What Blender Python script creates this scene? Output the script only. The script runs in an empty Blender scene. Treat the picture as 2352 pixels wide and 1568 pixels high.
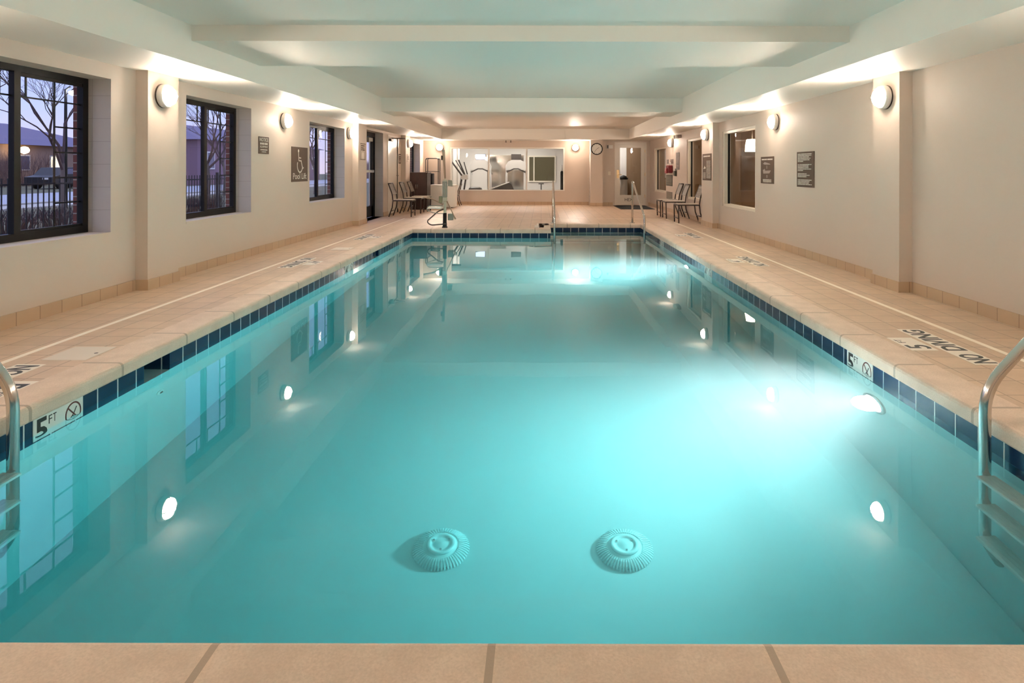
import bpy, bmesh, math, random
from mathutils import Vector, Matrix
random.seed(7)
S = bpy.context.scene
COL = S.collection
PI = math.pi

# ------------------------------------------------------------------ camera
EYE = 1.15                      # eye height above the deck
FPX = 1433.0                    # focal length in pixels of the 2352 wide frame
cd = bpy.data.cameras.new('camera')
cam = bpy.data.objects.new('camera', cd)
COL.objects.link(cam)
cam.location = (0, 0, EYE)
cam.rotation_euler = (Matrix.Rotation(PI/2, 3, 'X') @ Matrix.Rotation(0.0021, 3, 'Z')).to_euler()
cd.sensor_width = 36
cd.lens = 36 * FPX / 2352
cd.shift_x = -(1243 - 1176) / 2352
cd.shift_y = -(784 - 389) / 2352
cd.clip_start = 0.05
cd.clip_end = 300
S.camera = cam

# ------------------------------------------------------------------ view and render options
S.view_settings.view_transform = 'Standard'
S.view_settings.look = 'None'
S.view_settings.gamma = 1
S.view_settings.use_curve_mapping = False
S.view_settings.exposure = 1.17
cy = S.cycles
cy.use_denoising = True
cy.max_bounces = 8
cy.diffuse_bounces = 4
cy.glossy_bounces = 4
cy.transmission_bounces = 6
cy.transparent_max_bounces = 12
cy.volume_bounces = 0
cy.sample_clamp_indirect = 10.0
cy.sample_clamp_direct = 0.0
cy.blur_glossy = 0.5
cy.use_adaptive_sampling = True
cy.adaptive_threshold = 0.05

# ------------------------------------------------------------------ sky (dusk)
w = bpy.data.worlds.new('dusk_sky')
S.world = w
w.use_nodes = True
nt = w.node_tree
bg = nt.nodes['Background']
tc = nt.nodes.new('ShaderNodeTexCoord')
sp = nt.nodes.new('ShaderNodeSeparateXYZ')
cr = nt.nodes.new('ShaderNodeValToRGB')
nt.links.new(tc.outputs['Generated'], sp.inputs[0])
nt.links.new(sp.outputs['Z'], cr.inputs[0])
nt.links.new(cr.outputs[0], bg.inputs[0])
e = cr.color_ramp.elements
e[0].position = 0.0; e[0].color = (0.34, 0.30, 0.40, 1)
e[1].position = 0.30; e[1].color = (0.17, 0.22, 0.44, 1)
m_ = cr.color_ramp.elements.new(0.08); m_.color = (0.24, 0.28, 0.48, 1)
m_ = cr.color_ramp.elements.new(0.75); m_.color = (0.36, 0.42, 0.70, 1)
bg.inputs[1].default_value = 1.15

LAMP_E = 260.0                   # emission of the wall lamp globes
LAMP_C = (1.0, 0.825, 0.675)
POOL_E = 170.0                 # emission of the underwater lamps
POOL_C = (1.0, 0.91, 0.93)
POOL_W = 480.0                 # watts of each underwater beam

# ------------------------------------------------------------------ materials
MATS = {}
def srgb(r, g, b):
    f = lambda c: (c/12.92 if c <= 0.04045 else ((c+0.055)/1.055)**2.4)
    return (f(r/255), f(g/255), f(b/255), 1)
def mat(name, color, rough=0.5, metal=0.0, spec=0.5, emit=None, estr=0.0, bump=None, var=None):
    if name in MATS: return MATS[name]
    m = bpy.data.materials.new(name); m.use_nodes = True
    n = m.node_tree; b = n.nodes['Principled BSDF']
    if len(color) == 3: color = (*color, 1)
    b.inputs['Base Color'].default_value = color
    b.inputs['Roughness'].default_value = rough
    b.inputs['Metallic'].default_value = metal
    b.inputs['Specular IOR Level'].default_value = spec
    if emit:
        b.inputs['Emission Color'].default_value = (*emit[:3], 1)
        b.inputs['Emission Strength'].default_value = estr
    if bump or var:
        t = n.nodes.new('ShaderNodeTexCoord')
    if bump:
        no = n.nodes.new('ShaderNodeTexNoise'); no.inputs['Scale'].default_value = bump[0]
        no.inputs['Detail'].default_value = 4
        n.links.new(t.outputs['Object'], no.inputs['Vector'])
        bu = n.nodes.new('ShaderNodeBump'); bu.inputs['Strength'].default_value = bump[1]
        bu.inputs['Distance'].default_value = bump[2] if len(bump) > 2 else 0.005
        n.links.new(no.outputs['Fac'], bu.inputs['Height'])
        n.links.new(bu.outputs['Normal'], b.inputs['Normal'])
    if var:                     # (scale, second colour)
        no = n.nodes.new('ShaderNodeTexNoise'); no.inputs['Scale'].default_value = var[0]
        no.inputs['Detail'].default_value = 5
        n.links.new(t.outputs['Object'], no.inputs['Vector'])
        mx = n.nodes.new('ShaderNodeMix'); mx.data_type = 'RGBA'
        mx.inputs[6].default_value = color
        mx.inputs[7].default_value = (*var[1][:3], 1)
        n.links.new(no.outputs['Fac'], mx.inputs[0])
        n.links.new(mx.outputs[2], b.inputs['Base Color'])
    MATS[name] = m
    return m

def tile_mat(name, axes, c1, c2, grout, wdt, hgt, mortar, off=(0, 0), rough=0.45, bump=0.3, brick=0.0, spec=0.5, speckle=0.0, bias=0.0):
    """tiles laid in world space; axes names the two coordinates that run along the surface"""
    m = bpy.data.materials.new(name); m.use_nodes = True
    n = m.node_tree; L = n.links; b = n.nodes['Principled BSDF']
    g = n.nodes.new('ShaderNodeTexCoord')
    s = n.nodes.new('ShaderNodeSeparateXYZ'); L.new(g.outputs['Object'], s.inputs[0])
    c = n.nodes.new('ShaderNodeCombineXYZ')
    for i in (0, 1):
        ad = n.nodes.new('ShaderNodeMath'); ad.operation = 'ADD'; ad.inputs[1].default_value = off[i]
        L.new(s.outputs['XYZ'.index(axes[i])], ad.inputs[0]); L.new(ad.outputs[0], c.inputs[i])
    t = n.nodes.new('ShaderNodeTexBrick')
    t.offset = brick; t.squash = 1.0; t.offset_frequency = 2
    L.new(c.outputs[0], t.inputs['Vector'])
    t.inputs['Color1'].default_value = (*c1[:3], 1); t.inputs['Color2'].default_value = (*c2[:3], 1)
    t.inputs['Mortar'].default_value = (*grout[:3], 1)
    t.inputs['Scale'].default_value = 1.0
    t.inputs['Mortar Size'].default_value = mortar
    t.inputs['Mortar Smooth'].default_value = 0.1
    t.inputs['Bias'].default_value = bias
    t.inputs['Brick Width'].default_value = wdt
    t.inputs['Row Height'].default_value = hgt
    src = t.outputs['Color']
    if speckle:
        no = n.nodes.new('ShaderNodeTexNoise'); no.inputs['Scale'].default_value = 6; no.inputs['Detail'].default_value = 8
        no.inputs['Roughness'].default_value = 0.7
        L.new(g.outputs['Object'], no.inputs['Vector'])
        ml = n.nodes.new('ShaderNodeMapRange'); ml.inputs[1].default_value = 0.3; ml.inputs[2].default_value = 0.7
        ml.inputs[3].default_value = 1 - speckle; ml.inputs[4].default_value = 1 + speckle
        L.new(no.outputs['Fac'], ml.inputs[0])
        hs = n.nodes.new('ShaderNodeHueSaturation'); L.new(ml.outputs[0], hs.inputs['Value']); L.new(src, hs.inputs['Color'])
        src = hs.outputs[0]
    L.new(src, b.inputs['Base Color'])
    b.inputs['Roughness'].default_value = rough
    b.inputs['Specular IOR Level'].default_value = spec
    if bump:
        inv = n.nodes.new('ShaderNodeMath'); inv.operation = 'SUBTRACT'; inv.inputs[0].default_value = 1
        L.new(t.outputs['Fac'], inv.inputs[1])
        bu = n.nodes.new('ShaderNodeBump'); bu.inputs['Strength'].default_value = bump; bu.inputs['Distance'].default_value = 0.003
        L.new(inv.outputs[0], bu.inputs['Height']); L.new(bu.outputs[0], b.inputs['Normal'])
    return m

def coping_mat(name, axis, first, base, speck, joint):
    """cast stone with a mortar joint every 0.667 m along one axis"""
    m = bpy.data.materials.new(name); m.use_nodes = True
    n = m.node_tree; L = n.links; b = n.nodes['Principled BSDF']
    g = n.nodes.new('ShaderNodeTexCoord'); s = n.nodes.new('ShaderNodeSeparateXYZ'); L.new(g.outputs['Object'], s.inputs[0])
    def math_(op, a, v):
        q = n.nodes.new('ShaderNodeMath'); q.operation = op; L.new(a, q.inputs[0]); q.inputs[1].default_value = v; return q.outputs[0]
    v = s.outputs['XYZ'.index(axis)]
    v = math_('SUBTRACT', v, first - 0.3335); v = math_('DIVIDE', v, 0.667)
    fr = n.nodes.new('ShaderNodeMath'); fr.operation = 'FRACT'; L.new(v, fr.inputs[0])
    v = math_('SUBTRACT', fr.outputs[0], 0.5)
    ab = n.nodes.new('ShaderNodeMath'); ab.operation = 'ABSOLUTE'; L.new(v, ab.inputs[0])
    lt = math_('LESS_THAN', ab.outputs[0], 0.0145)
    no = n.nodes.new('ShaderNodeTexNoise'); no.inputs['Scale'].default_value = 160; no.inputs['Detail'].default_value = 6
    L.new(g.outputs['Object'], no.inputs['Vector'])
    no2 = n.nodes.new('ShaderNodeTexNoise'); no2.inputs['Scale'].default_value = 7; no2.inputs['Detail'].default_value = 5
    L.new(g.outputs['Object'], no2.inputs['Vector'])
    av = n.nodes.new('ShaderNodeMath'); av.operation = 'MULTIPLY'; L.new(no.outputs['Fac'], av.inputs[0]); L.new(no2.outputs['Fac'], av.inputs[1])
    mr = n.nodes.new('ShaderNodeMapRange'); mr.inputs[1].default_value = 0.12; mr.inputs[2].default_value = 0.38; L.new(av.outputs[0], mr.inputs[0])
    mx = n.nodes.new('ShaderNodeMix'); mx.data_type = 'RGBA'; mx.inputs[6].default_value = speck; mx.inputs[7].default_value = base
    L.new(mr.outputs[0], mx.inputs[0])
    m2 = n.nodes.new('ShaderNodeMix'); m2.data_type = 'RGBA'; m2.inputs[7].default_value = joint
    L.new(lt, m2.inputs[0]); L.new(mx.outputs[2], m2.inputs[6]); L.new(m2.outputs[2], b.inputs['Base Color'])
    b.inputs['Roughness'].default_value = 0.55
    sb = n.nodes.new('ShaderNodeMath'); sb.operation = 'MULTIPLY_ADD'; L.new(lt, sb.inputs[0]); sb.inputs[1].default_value = -1; L.new(no.outputs['Fac'], sb.inputs[2])
    bu = n.nodes.new('ShaderNodeBump'); bu.inputs['Strength'].default_value = 0.25; bu.inputs['Distance'].default_value = 0.003
    L.new(sb.outputs[0], bu.inputs['Height']); L.new(bu.outputs[0], b.inputs['Normal'])
    return m

def glass_mat(name, ior=1.5, tint=(1, 1, 1), rough=0.0):
    """thin pane: clear, with the mirror reflection of glass"""
    m = bpy.data.materials.new(name); m.use_nodes = True
    n = m.node_tree; L = n.links; n.nodes.remove(n.nodes['Principled BSDF'])
    tr = n.nodes.new('ShaderNodeBsdfTransparent'); tr.inputs[0].default_value = (*tint, 1)
    gl = n.nodes.new('ShaderNodeBsdfGlossy'); gl.inputs['Roughness'].default_value = rough
    fr = n.nodes.new('ShaderNodeFresnel')
    ge = n.nodes.new('ShaderNodeNewGeometry'); mr = n.nodes.new('ShaderNodeMapRange')   # the same pane from both sides
    mr.inputs[3].default_value = ior; mr.inputs[4].default_value = 1/ior
    L.new(ge.outputs['Backfacing'], mr.inputs[0]); L.new(mr.outputs[0], fr.inputs[0])
    mx = n.nodes.new('ShaderNodeMixShader')
    L.new(fr.outputs[0], mx.inputs[0]); L.new(tr.outputs[0], mx.inputs[1]); L.new(gl.outputs[0], mx.inputs[2])
    L.new(mx.outputs[0], n.nodes['Material Output'].inputs[0])
    return m

def water_mat():
    m = bpy.data.materials.new('pool_water'); m.use_nodes = True
    n = m.node_tree; L = n.links; n.nodes.remove(n.nodes['Principled BSDF'])
    out = n.nodes['Material Output']
    gl = n.nodes.new('ShaderNodeBsdfGlass'); gl.inputs['IOR'].default_value = 1.333; gl.inputs['Roughness'].default_value = 0.0
    t = n.nodes.new('ShaderNodeTexCoord')
    no = n.nodes.new('ShaderNodeTexNoise'); no.inputs['Scale'].default_value = 1.3; no.inputs['Detail'].default_value = 2
    L.new(t.outputs['Object'], no.inputs['Vector'])
    bu = n.nodes.new('ShaderNodeBump'); bu.inputs['Strength'].default_value = 0.12; bu.inputs['Distance'].default_value = 0.01
    L.new(no.outputs['Fac'], bu.inputs['Height']); L.new(bu.outputs[0], gl.inputs['Normal'])
    L.new(gl.outputs[0], out.inputs[0])
    va = n.nodes.new('ShaderNodeVolumeAbsorption'); va.inputs[0].default_value = (0.0, 0.925, 0.955, 1); va.inputs[1].default_value = 0.385
    vs = n.nodes.new('ShaderNodeVolumeScatter'); vs.inputs[0].default_value = (0.80, 1.0, 1.0, 1); vs.inputs[1].default_value = 0.24
    vs.inputs['Anisotropy'].default_value = 0.2
    ad = n.nodes.new('ShaderNodeAddShader'); L.new(va.outputs[0], ad.inputs[0]); L.new(vs.outputs[0], ad.inputs[1])
    L.new(ad.outputs[0], out.inputs[1])
    m.cycles.volume_sampling = 'EQUIANGULAR'
    return m

WALL = mat('wall_paint', (0.625, 0.525, 0.445), 0.6, bump=(60, 0.12, 0.004))
CEIL = mat('ceiling_paint', (0.86, 0.82, 0.75), 0.55, bump=(12, 0.10, 0.01))
WHITE = mat('white_enamel', (0.78, 0.74, 0.68), 0.35)
BLACKF = mat('black_frame', (0.006, 0.005, 0.005), 0.5, spec=0.25)
STEEL = mat('stainless_steel', (0.66, 0.66, 0.64), 0.16, 1.0)
DARKM = mat('dark_brown_metal', (0.035, 0.022, 0.016), 0.4)
SLAT = mat('taupe_slats', (0.19, 0.155, 0.12), 0.5)
SEATM = mat('beige_seat', (0.42, 0.35, 0.28), 0.45)
SIGNM = mat('brown_sign', (0.10, 0.062, 0.042), 0.65, spec=0.25)
SIGNW = mat('sign_lettering', (0.72, 0.66, 0.58), 0.6)
INK = mat('black_ink', (0.02, 0.02, 0.018), 0.5)
MARK = mat('white_marker_tile', (0.80, 0.73, 0.63), 0.45)
LINE = mat('white_tile_strip', (0.92, 0.83, 0.70), 0.5)
PLAST = mat('white_plastic', (0.75, 0.73, 0.68), 0.4)
GLASS = glass_mat('window_glass')
TILE_C1, TILE_C2 = (0.55, 0.395, 0.28), (0.61, 0.44, 0.31)
FLOORM = tile_mat('deck_tile', 'XY', TILE_C1, TILE_C2, (0.38, 0.27, 0.19), 0.2166, 0.2166, 0.0045, (0.0, 0.055), 0.45, 0.35, speckle=0.10)
BASEL = tile_mat('base_tile_side', 'YZ', (0.52, 0.36, 0.235), (0.56, 0.40, 0.26), (0.33, 0.22, 0.14), 0.2166, 0.3, 0.004, (0.0, 0.15), 0.4, 0.3)
BASEB = tile_mat('base_tile_back', 'XZ', (0.52, 0.36, 0.235), (0.56, 0.40, 0.26), (0.33, 0.22, 0.14), 0.2166, 0.3, 0.004, (0.0, 0.15), 0.4, 0.3)
BLUE1, BLUE2 = (0.006, 0.024, 0.066), (0.009, 0.032, 0.082)
WTS = tile_mat('waterline_tile_side', 'YZ', BLUE1, BLUE2, (0.62, 0.66, 0.66), 0.1663, 0.28, 0.0045, (0.0, 0.27), 0.12, 0.3)
WTB = tile_mat('waterline_tile_back', 'XZ', BLUE1, BLUE2, (0.62, 0.66, 0.66), 0.1663, 0.28, 0.0045, (0.04, 0.27), 0.12, 0.3)
BRICK = tile_mat('brick', 'YZ', (0.17, 0.04, 0.03), (0.22, 0.06, 0.04), (0.42, 0.34, 0.30), 0.21, 0.075, 0.005, (0, 0), 0.8, 0.4, brick=0.5)
BRICKX = tile_mat('brick_return', 'XZ', (0.17, 0.04, 0.03), (0.22, 0.06, 0.04), (0.42, 0.34, 0.30), 0.21, 0.075, 0.005, (0, 0), 0.8, 0.4, brick=0.5)
BLOCK = tile_mat('painted_block', 'XZ', (0.50, 0.46, 0.44), (0.50, 0.46, 0.44), (0.40, 0.36, 0.34), 0.5, 0.203, 0.003, (0, 0.03), 0.5, 0.3)
COPC = ((0.74, 0.575, 0.455, 1), (0.60, 0.455, 0.35, 1), (0.42, 0.32, 0.24, 1))
COPY = coping_mat('coping_side', 'Y', 0.35, *COPC)
COPX = coping_mat('coping_end', 'X', -0.117, *COPC)
PLASTER = mat('pool_plaster', (0.50, 0.70, 0.69), 0.8, var=(1.2, (0.46, 0.66, 0.65)))
WATER = water_mat()

# ------------------------------------------------------------------ mesh builder
class MB:
    def __init__(s, M=None):
        s.v = []; s.f = []; s.mi = []; s.sm = []; s.M = M or Matrix.Identity(4); s.cur = 0; s.smooth = False
    def _add(s, pts, faces):
        k = len(s.v); s.v += [s.M @ Vector(p) for p in pts]
        for f in faces:
            s.f.append([k+i for i in f]); s.mi.append(s.cur); s.sm.append(s.smooth)
        return s
    def box(s, x0, x1, y0, y1, z0, z1):
        x0, x1 = min(x0, x1), max(x0, x1); y0, y1 = min(y0, y1), max(y0, y1); z0, z1 = min(z0, z1), max(z0, z1)
        p = [(x0,y0,z0),(x1,y0,z0),(x1,y1,z0),(x0,y1,z0),(x0,y0,z1),(x1,y0,z1),(x1,y1,z1),(x0,y1,z1)]
        return s._add(p, [(0,3,2,1),(4,5,6,7),(0,1,5,4),(1,2,6,5),(2,3,7,6),(3,0,4,7)])
    def rbox(s, x0, x1, y0, y1, z0, z1, r=0.01):
        bm = bmesh.new()
        bmesh.ops.create_cube(bm, size=1)
        for v in bm.verts:
            v.co = Vector(((x0+x1)/2+v.co.x*(x1-x0), (y0+y1)/2+v.co.y*(y1-y0), (z0+z1)/2+v.co.z*(z1-z0)))
        bmesh.ops.bevel(bm, geom=bm.edges[:], offset=r, segments=2, profile=0.5, affect='EDGES')
        bm.verts.ensure_lookup_table(); bm.faces.ensure_lookup_table()
        s._add([v.co.copy() for v in bm.verts], [[v.index for v in f.verts] for f in bm.faces]); bm.free()
        return s
    def quad(s, *p): return s._add(p, [tuple(range(len(p)))])
    def tube(s, path, r, n=10, cap=True):
        P = [Vector(p) for p in path]
        if not isinstance(r, (list, tuple)): r = [r]*len(P)
        pts = []; faces = []
        T = [(P[min(i+1, len(P)-1)] - P[max(i-1, 0)]).normalized() for i in range(len(P))]
        a = Vector((0,0,1)) if abs(T[0].z) < 0.9 else Vector((1,0,0))
        U = (a - T[0]*a.dot(T[0])).normalized()
        for i, p in enumerate(P):
            U = (U - T[i]*U.dot(T[i])).normalized(); V = T[i].cross(U)
            for k in range(n):
                t = 2*PI*k/n; pts.append(p + (U*math.cos(t) + V*math.sin(t))*r[i])
        for i in range(len(P)-1):
            for k in range(n):
                k2 = (k+1) % n; faces.append((i*n+k, i*n+k2, (i+1)*n+k2, (i+1)*n+k))
        if cap:
            faces.append(tuple(range(n-1, -1, -1))); faces.append(tuple(range((len(P)-1)*n, len(P)*n)))
        sm = s.smooth; s.smooth = True; s._add(pts, faces); s.smooth = sm
        return s
    def lathe(s, prof, n=32, c=(0,0,0)):
        """profile of (radius, height) turned about local z"""
        pts = []; faces = []
        for r, h in prof:
            for k in range(n):
                t = 2*PI*k/n; pts.append((c[0]+r*math.cos(t), c[1]+r*math.sin(t), c[2]+h))
        for i in range(len(prof)-1):
            for k in range(n):
                k2 = (k+1) % n; faces.append((i*n+k, i*n+k2, (i+1)*n+k2, (i+1)*n+k))
        faces.append(tuple(range(n-1, -1, -1))); faces.append(tuple(range((len(prof)-1)*n, len(prof)*n)))
        return s._add(pts, faces)
    def prism(s, poly, h0, h1):
        """polygon in local xy, extruded along local z"""
        n = len(poly)
        pts = [(x, y, h0) for x, y in poly] + [(x, y, h1) for x, y in poly]
        return s._add(pts, [tuple(range(n-1, -1, -1)), tuple(range(n, 2*n))] + [(i, (i+1) % n, n+(i+1) % n, n+i) for i in range(n)])
    def stroke(s, pts, wd, h0, h1):
        """flat ribbon of even width in local xy"""
        P = [Vector((*p, 0)) for p in pts]; A = []; B = []
        for i, p in enumerate(P):
            t = (P[min(i+1, len(P)-1)] - P[max(i-1, 0)]).normalized(); nn = Vector((-t.y, t.x, 0))*wd/2
            A.append((p+nn)); B.append((p-nn))
        for i in range(len(P)-1):
            s.prism([(B[i].x, B[i].y), (B[i+1].x, B[i+1].y), (A[i+1].x, A[i+1].y), (A[i].x, A[i].y)], h0, h1)
        return s
    def build(s, name, mats, parent=None, loc=None):
        me = bpy.data.meshes.new(name)
        L = Vector(loc) if loc is not None else Vector((0, 0, 0))
        me.from_pydata([tuple(v - L) for v in s.v], [], s.f)
        for m in (mats if isinstance(mats, (list, tuple)) else [mats]): me.materials.append(m)
        for p, i, k in zip(me.polygons, s.mi, s.sm): p.material_index = i; p.use_smooth = k
        me.update()
        o = bpy.data.objects.new(name, me); COL.objects.link(o)
        if loc is not None: o.location = L
        if parent: o.parent = parent
        return o

def Fr(o, u, v):
    u = Vector(u); v = Vector(v); n = u.cross(v)
    return Matrix(((u.x, v.x, n.x, o[0]), (u.y, v.y, n.y, o[1]), (u.z, v.z, n.z, o[2]), (0, 0, 0, 1)))
def fl(x, y, z): return Fr((x, y, z), (0, 1, 0), (0, 0, 1))     # on the left wall, facing +x
def fr(x, y, z): return Fr((x, y, z), (0, -1, 0), (0, 0, 1))    # on the right wall, facing -x
def fb(x, y, z): return Fr((x, y, z), (1, 0, 0), (0, 0, 1))     # on the end wall, facing the camera

def tag(o, label, cat, group=None, kind=None):
    o['label'] = label; o['category'] = cat
    if group: o['group'] = group
    if kind: o['kind'] = kind
    return o
def thing(name, label, cat, M, group=None):
    o = bpy.data.objects.new(name, None); COL.objects.link(o); o.empty_display_size = 0.1
    o.matrix_world = M if isinstance(M, Matrix) else Matrix.Translation(M)
    return tag(o, label, cat, group)
def struct(mb, name, mats, parent=None):
    o = mb.build(name, mats, parent)
    if not parent: o['kind'] = 'structure'
    return o
def copy_tree(o, parent=None):
    c = o.copy(); COL.objects.link(c)
    if parent: c.parent = parent
    for ch in list(o.children): copy_tree(ch, c)
    return c
def text(body, size, M, name, m, parent=None, sx=1.0, depth=0.0012, fit=None, align='CENTER', bold=0.0):
    """lettering as a thin mesh; M places its middle; fit = (width, height)"""
    cu = bpy.data.curves.new(name, 'FONT'); cu.body = body; cu.size = size; cu.align_x = align; cu.align_y = 'CENTER'; cu.extrude = depth/2
    cu.resolution_u = 3; cu.offset = size*bold
    t = bpy.data.objects.new(name, cu); COL.objects.link(t)
    bpy.context.view_layer.update()
    me = bpy.data.meshes.new_from_object(t.evaluated_get(bpy.context.evaluated_depsgraph_get()))
    bpy.data.objects.remove(t)
    xs = [v.co.x for v in me.vertices]; ys = [v.co.y for v in me.vertices]
    cx, cyy = (min(xs)+max(xs))/2, (min(ys)+max(ys))/2
    kx = ky = 1.0
    if fit: kx = fit[0]/(max(xs)-min(xs)); ky = fit[1]/(max(ys)-min(ys))
    for v in me.vertices: v.co = Vector(((v.co.x-cx)*kx, (v.co.y-cyy)*ky, v.co.z+depth/2))
    me.materials.clear(); me.materials.append(m)
    me.name = name
    o = bpy.data.objects.new(name, me); COL.objects.link(o)
    if parent: o.parent = parent
    o.matrix_local = M
    return o

# ================================================================== room dimensions
XL, XR = -3.836, 3.498
YN, YB = -2.2, 20.3             # wall behind the camera, far wall
ZS = 2.08                       # underside of the side soffits
SL, SR = -3.09, 2.72            # inner edges of the soffits
PL, PR, PN, PF, PF2, PX = -2.48, 2.10, 1.515, 12.0, 13.15, 0.18   # the pool
ZW = -0.16                      # water level
ZT = -0.075                     # top of the waterline tiles

# ------------------------------------------------------------------ floor (deck) with its tiles
f = MB()
o_ = 0.20
for (x0, x1, y0, y1) in ((XL-0.25, PL-o_, YN, YB+0.3), (PR+o_, XR+0.25, YN, YB+0.3), (PL-o_, PR+o_, YN, PN-o_),
                         (PL-o_, PX-o_, PF+o_, YB+0.3), (PX-o_, PR+o_, PF2+o_, YB+0.3)):
    f.box(x0, x1, y0, y1, -0.06, 0)
floor = struct(f, 'floor', FLOORM)
f = MB()
f.box(-3.205, -3.165, YN, 14.57, 0, 0.0012).box(2.90, 2.94, YN, 14.57, 0, 0.0012).box(-3.165, 2.90, 14.53, 14.57, 0, 0.0012)
struct(f, 'trim_1', LINE)

# ------------------------------------------------------------------ pool
POLY = [(PL, PN), (PR, PN), (PR, PF2), (PX, PF2), (PX, PF), (PL, PF)]
def offs(poly, d):
    out = []
    n = len(poly)
    for i in range(n):
        a, b, c = Vector(poly[i-1]), Vector(poly[i]), Vector(poly[(i+1) % n])
        e1 = (b-a).normalized(); e2 = (c-b).normalized()
        n1 = Vector((e1.y, -e1.x)); n2 = Vector((e2.y, -e2.x))
        out.append(b + (n1+n2)*d)
    return out
prof = [(0.03, -0.078), (-0.008, -0.078), (-0.012, -0.070), (-0.012, -0.022), (-0.008, -0.009), (0.0, -0.001), (0.012, 0.003), (0.225, 0.003), (0.232, 0.0), (0.232, -0.05)]
c = MB()
rings = [[(p.x, p.y, z) for p in offs(POLY, d)] for d, z in prof]
for i in range(len(POLY)):
    j = (i+1) % len(POLY)
    c.cur = 1 if abs(POLY[i][1]-POLY[j][1]) < 1e-6 else 0
    for k in range(len(prof)-1):
        c.smooth = 1 <= k <= 6
        c.quad(rings[k][i], rings[k][j], rings[k+1][j], rings[k+1][i])
struct(c, 'pool_coping', [COPY, COPX])

SKIM = [(3.90, 4.17), (9.24, 9.52)]
def zf(y):
    k = min(max((y-4.0)/8.0, 0), 1); return -1.56 + 0.42*k*k*(3-2*k)
ZE = zf(12.0)
b = MB()
zt = ZT - 0.19                  # bottom of the waterline tile band
ys = sorted(set([PN, PF] + [4.0+k*0.5 for k in range(16)] + [v for s_ in SKIM for v in s_]))
for a0, a1 in zip(ys[:-1], ys[1:]):
    top = zt if not any(abs(a0-s_[0]) < 1e-6 or s_[0] < a0 < s_[1] for s_ in SKIM) else -0.27
    b.smooth = False
    b.quad((PL, a0, top), (PL, a1, top), (PL, a1, zf(a1)), (PL, a0, zf(a0)))
    b.quad((PR, a0, zt), (PR, a0, zf(a0)), (PR, a1, zf(a1)), (PR, a1, zt))
    b.smooth = True
    b.quad((PL, a0, zf(a0)), (PR, a0, zf(a0)), (PR, a1, zf(a1)), (PL, a1, zf(a1)))
b.smooth = False
b.quad((PR, PF, zt), (PR, PF, ZE), (PR, PF2, ZE), (PR, PF2, zt))
b.quad((PL, PN, zt), (PL, PN, zf(PN)), (PR, PN, zf(PN)), (PR, PN, zt))
b.quad((PL, PF, zt), (PX, PF, zt), (PX, PF, ZE), (PL, PF, ZE))
b.quad((PX, PF, zt), (PX, PF2, zt), (PX, PF2, ZE), (PX, PF, ZE)); b.quad((PX, PF2, zt), (PR, PF2, zt), (PR, PF2, ZE), (PX, PF2, ZE))
b.quad((PX, PF, ZE), (PR, PF, ZE), (PR, PF2, ZE), (PX, PF2, ZE))
basin = struct(b, 'pool_basin', PLASTER)
b = MB()                        # blue tiles at the water line, gaps where the skimmers open
for a0, a1 in ((PN, SKIM[0][0]), (SKIM[0][1], SKIM[1][0]), (SKIM[1][1], PF)): b.quad((PL, a0, ZT), (PL, a1, ZT), (PL, a1, zt), (PL, a0, zt))
b.quad((PR, PN, ZT), (PR, PN, zt), (PR, PF2, zt), (PR, PF2, ZT)); b.quad((PX, PF, ZT), (PX, PF2, ZT), (PX, PF2, zt), (PX, PF, zt))
b.cur = 1
b.quad((PL, PN, ZT), (PL, PN, zt), (PR, PN, zt), (PR, PN, ZT)); b.quad((PL, PF, ZT), (PX, PF, ZT), (PX, PF, zt), (PL, PF, zt)); b.quad((PX, PF2, ZT), (PR, PF2, ZT), (PR, PF2, zt), (PX, PF2, zt))
b.build('waterline_tile', [WTS, WTB], basin)
for k, s_ in enumerate(SKIM):   # skimmer throats, tiled dark blue
    q = MB(); xb = PL-0.42; z0, z1 = -0.27, ZT+0.004
    q.quad((PL, s_[0], z0), (xb, s_[0], z0), (xb, s_[0], z1), (PL, s_[0], z1)); q.quad((PL, s_[1], z0), (PL, s_[1], z1), (xb, s_[1], z1), (xb, s_[1], z0))
    q.quad((xb, s_[0], z0), (xb, s_[1], z0), (xb, s_[1], z1), (xb, s_[0], z1)); q.quad((PL, s_[0], z0), (PL, s_[1], z0), (xb, s_[1], z0), (xb, s_[0], z0))
    q.quad((PL, s_[0], z1), (xb, s_[0], z1), (xb, s_[1], z1), (PL, s_[1], z1))
    q.build('skimmer_throat', WTB, basin)
b = MB()                        # entry steps in the alcove
for k in range(3):
    b.box(PX, PR, PF2-0.33*(k+1), PF2-0.33*k, ZE, ZW-0.22-0.24*k)
st = b.build('entry_steps', PLASTER, basin)
b = MB()
for k in range(3):
    b.box(PX, PR, PF2-0.33*(k+1)-0.002, PF2-0.33*(k+1)+0.045, ZW-0.22-0.24*k-0.03, ZW-0.22-0.24*k+0.002)
b.build('step_edge', mat('step_edge_blue', (0.03, 0.09, 0.2), 0.3), basin)

# water body: its sides lie a little inside the basin walls
wx = 0.015
wp = [(PL-wx, PN-wx), (PR+wx, PN-wx), (PR+wx, PF2+wx), (PX-wx, PF2+wx), (PX-wx, PF+wx), (PL-wx, PF+wx)]
for s_ in reversed(SKIM):
    wp += [(PL-wx, s_[1]+0.004), (PL-0.43, s_[1]+0.004), (PL-0.43, s_[0]-0.004), (PL-wx, s_[0]-0.004)]
wm = MB(); wm.prism(wp, -1.60, ZW)
water = wm.build('pool_water', WATER)
tag(water, 'still turquoise water filling the swimming pool', 'water', kind='stuff')

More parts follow.
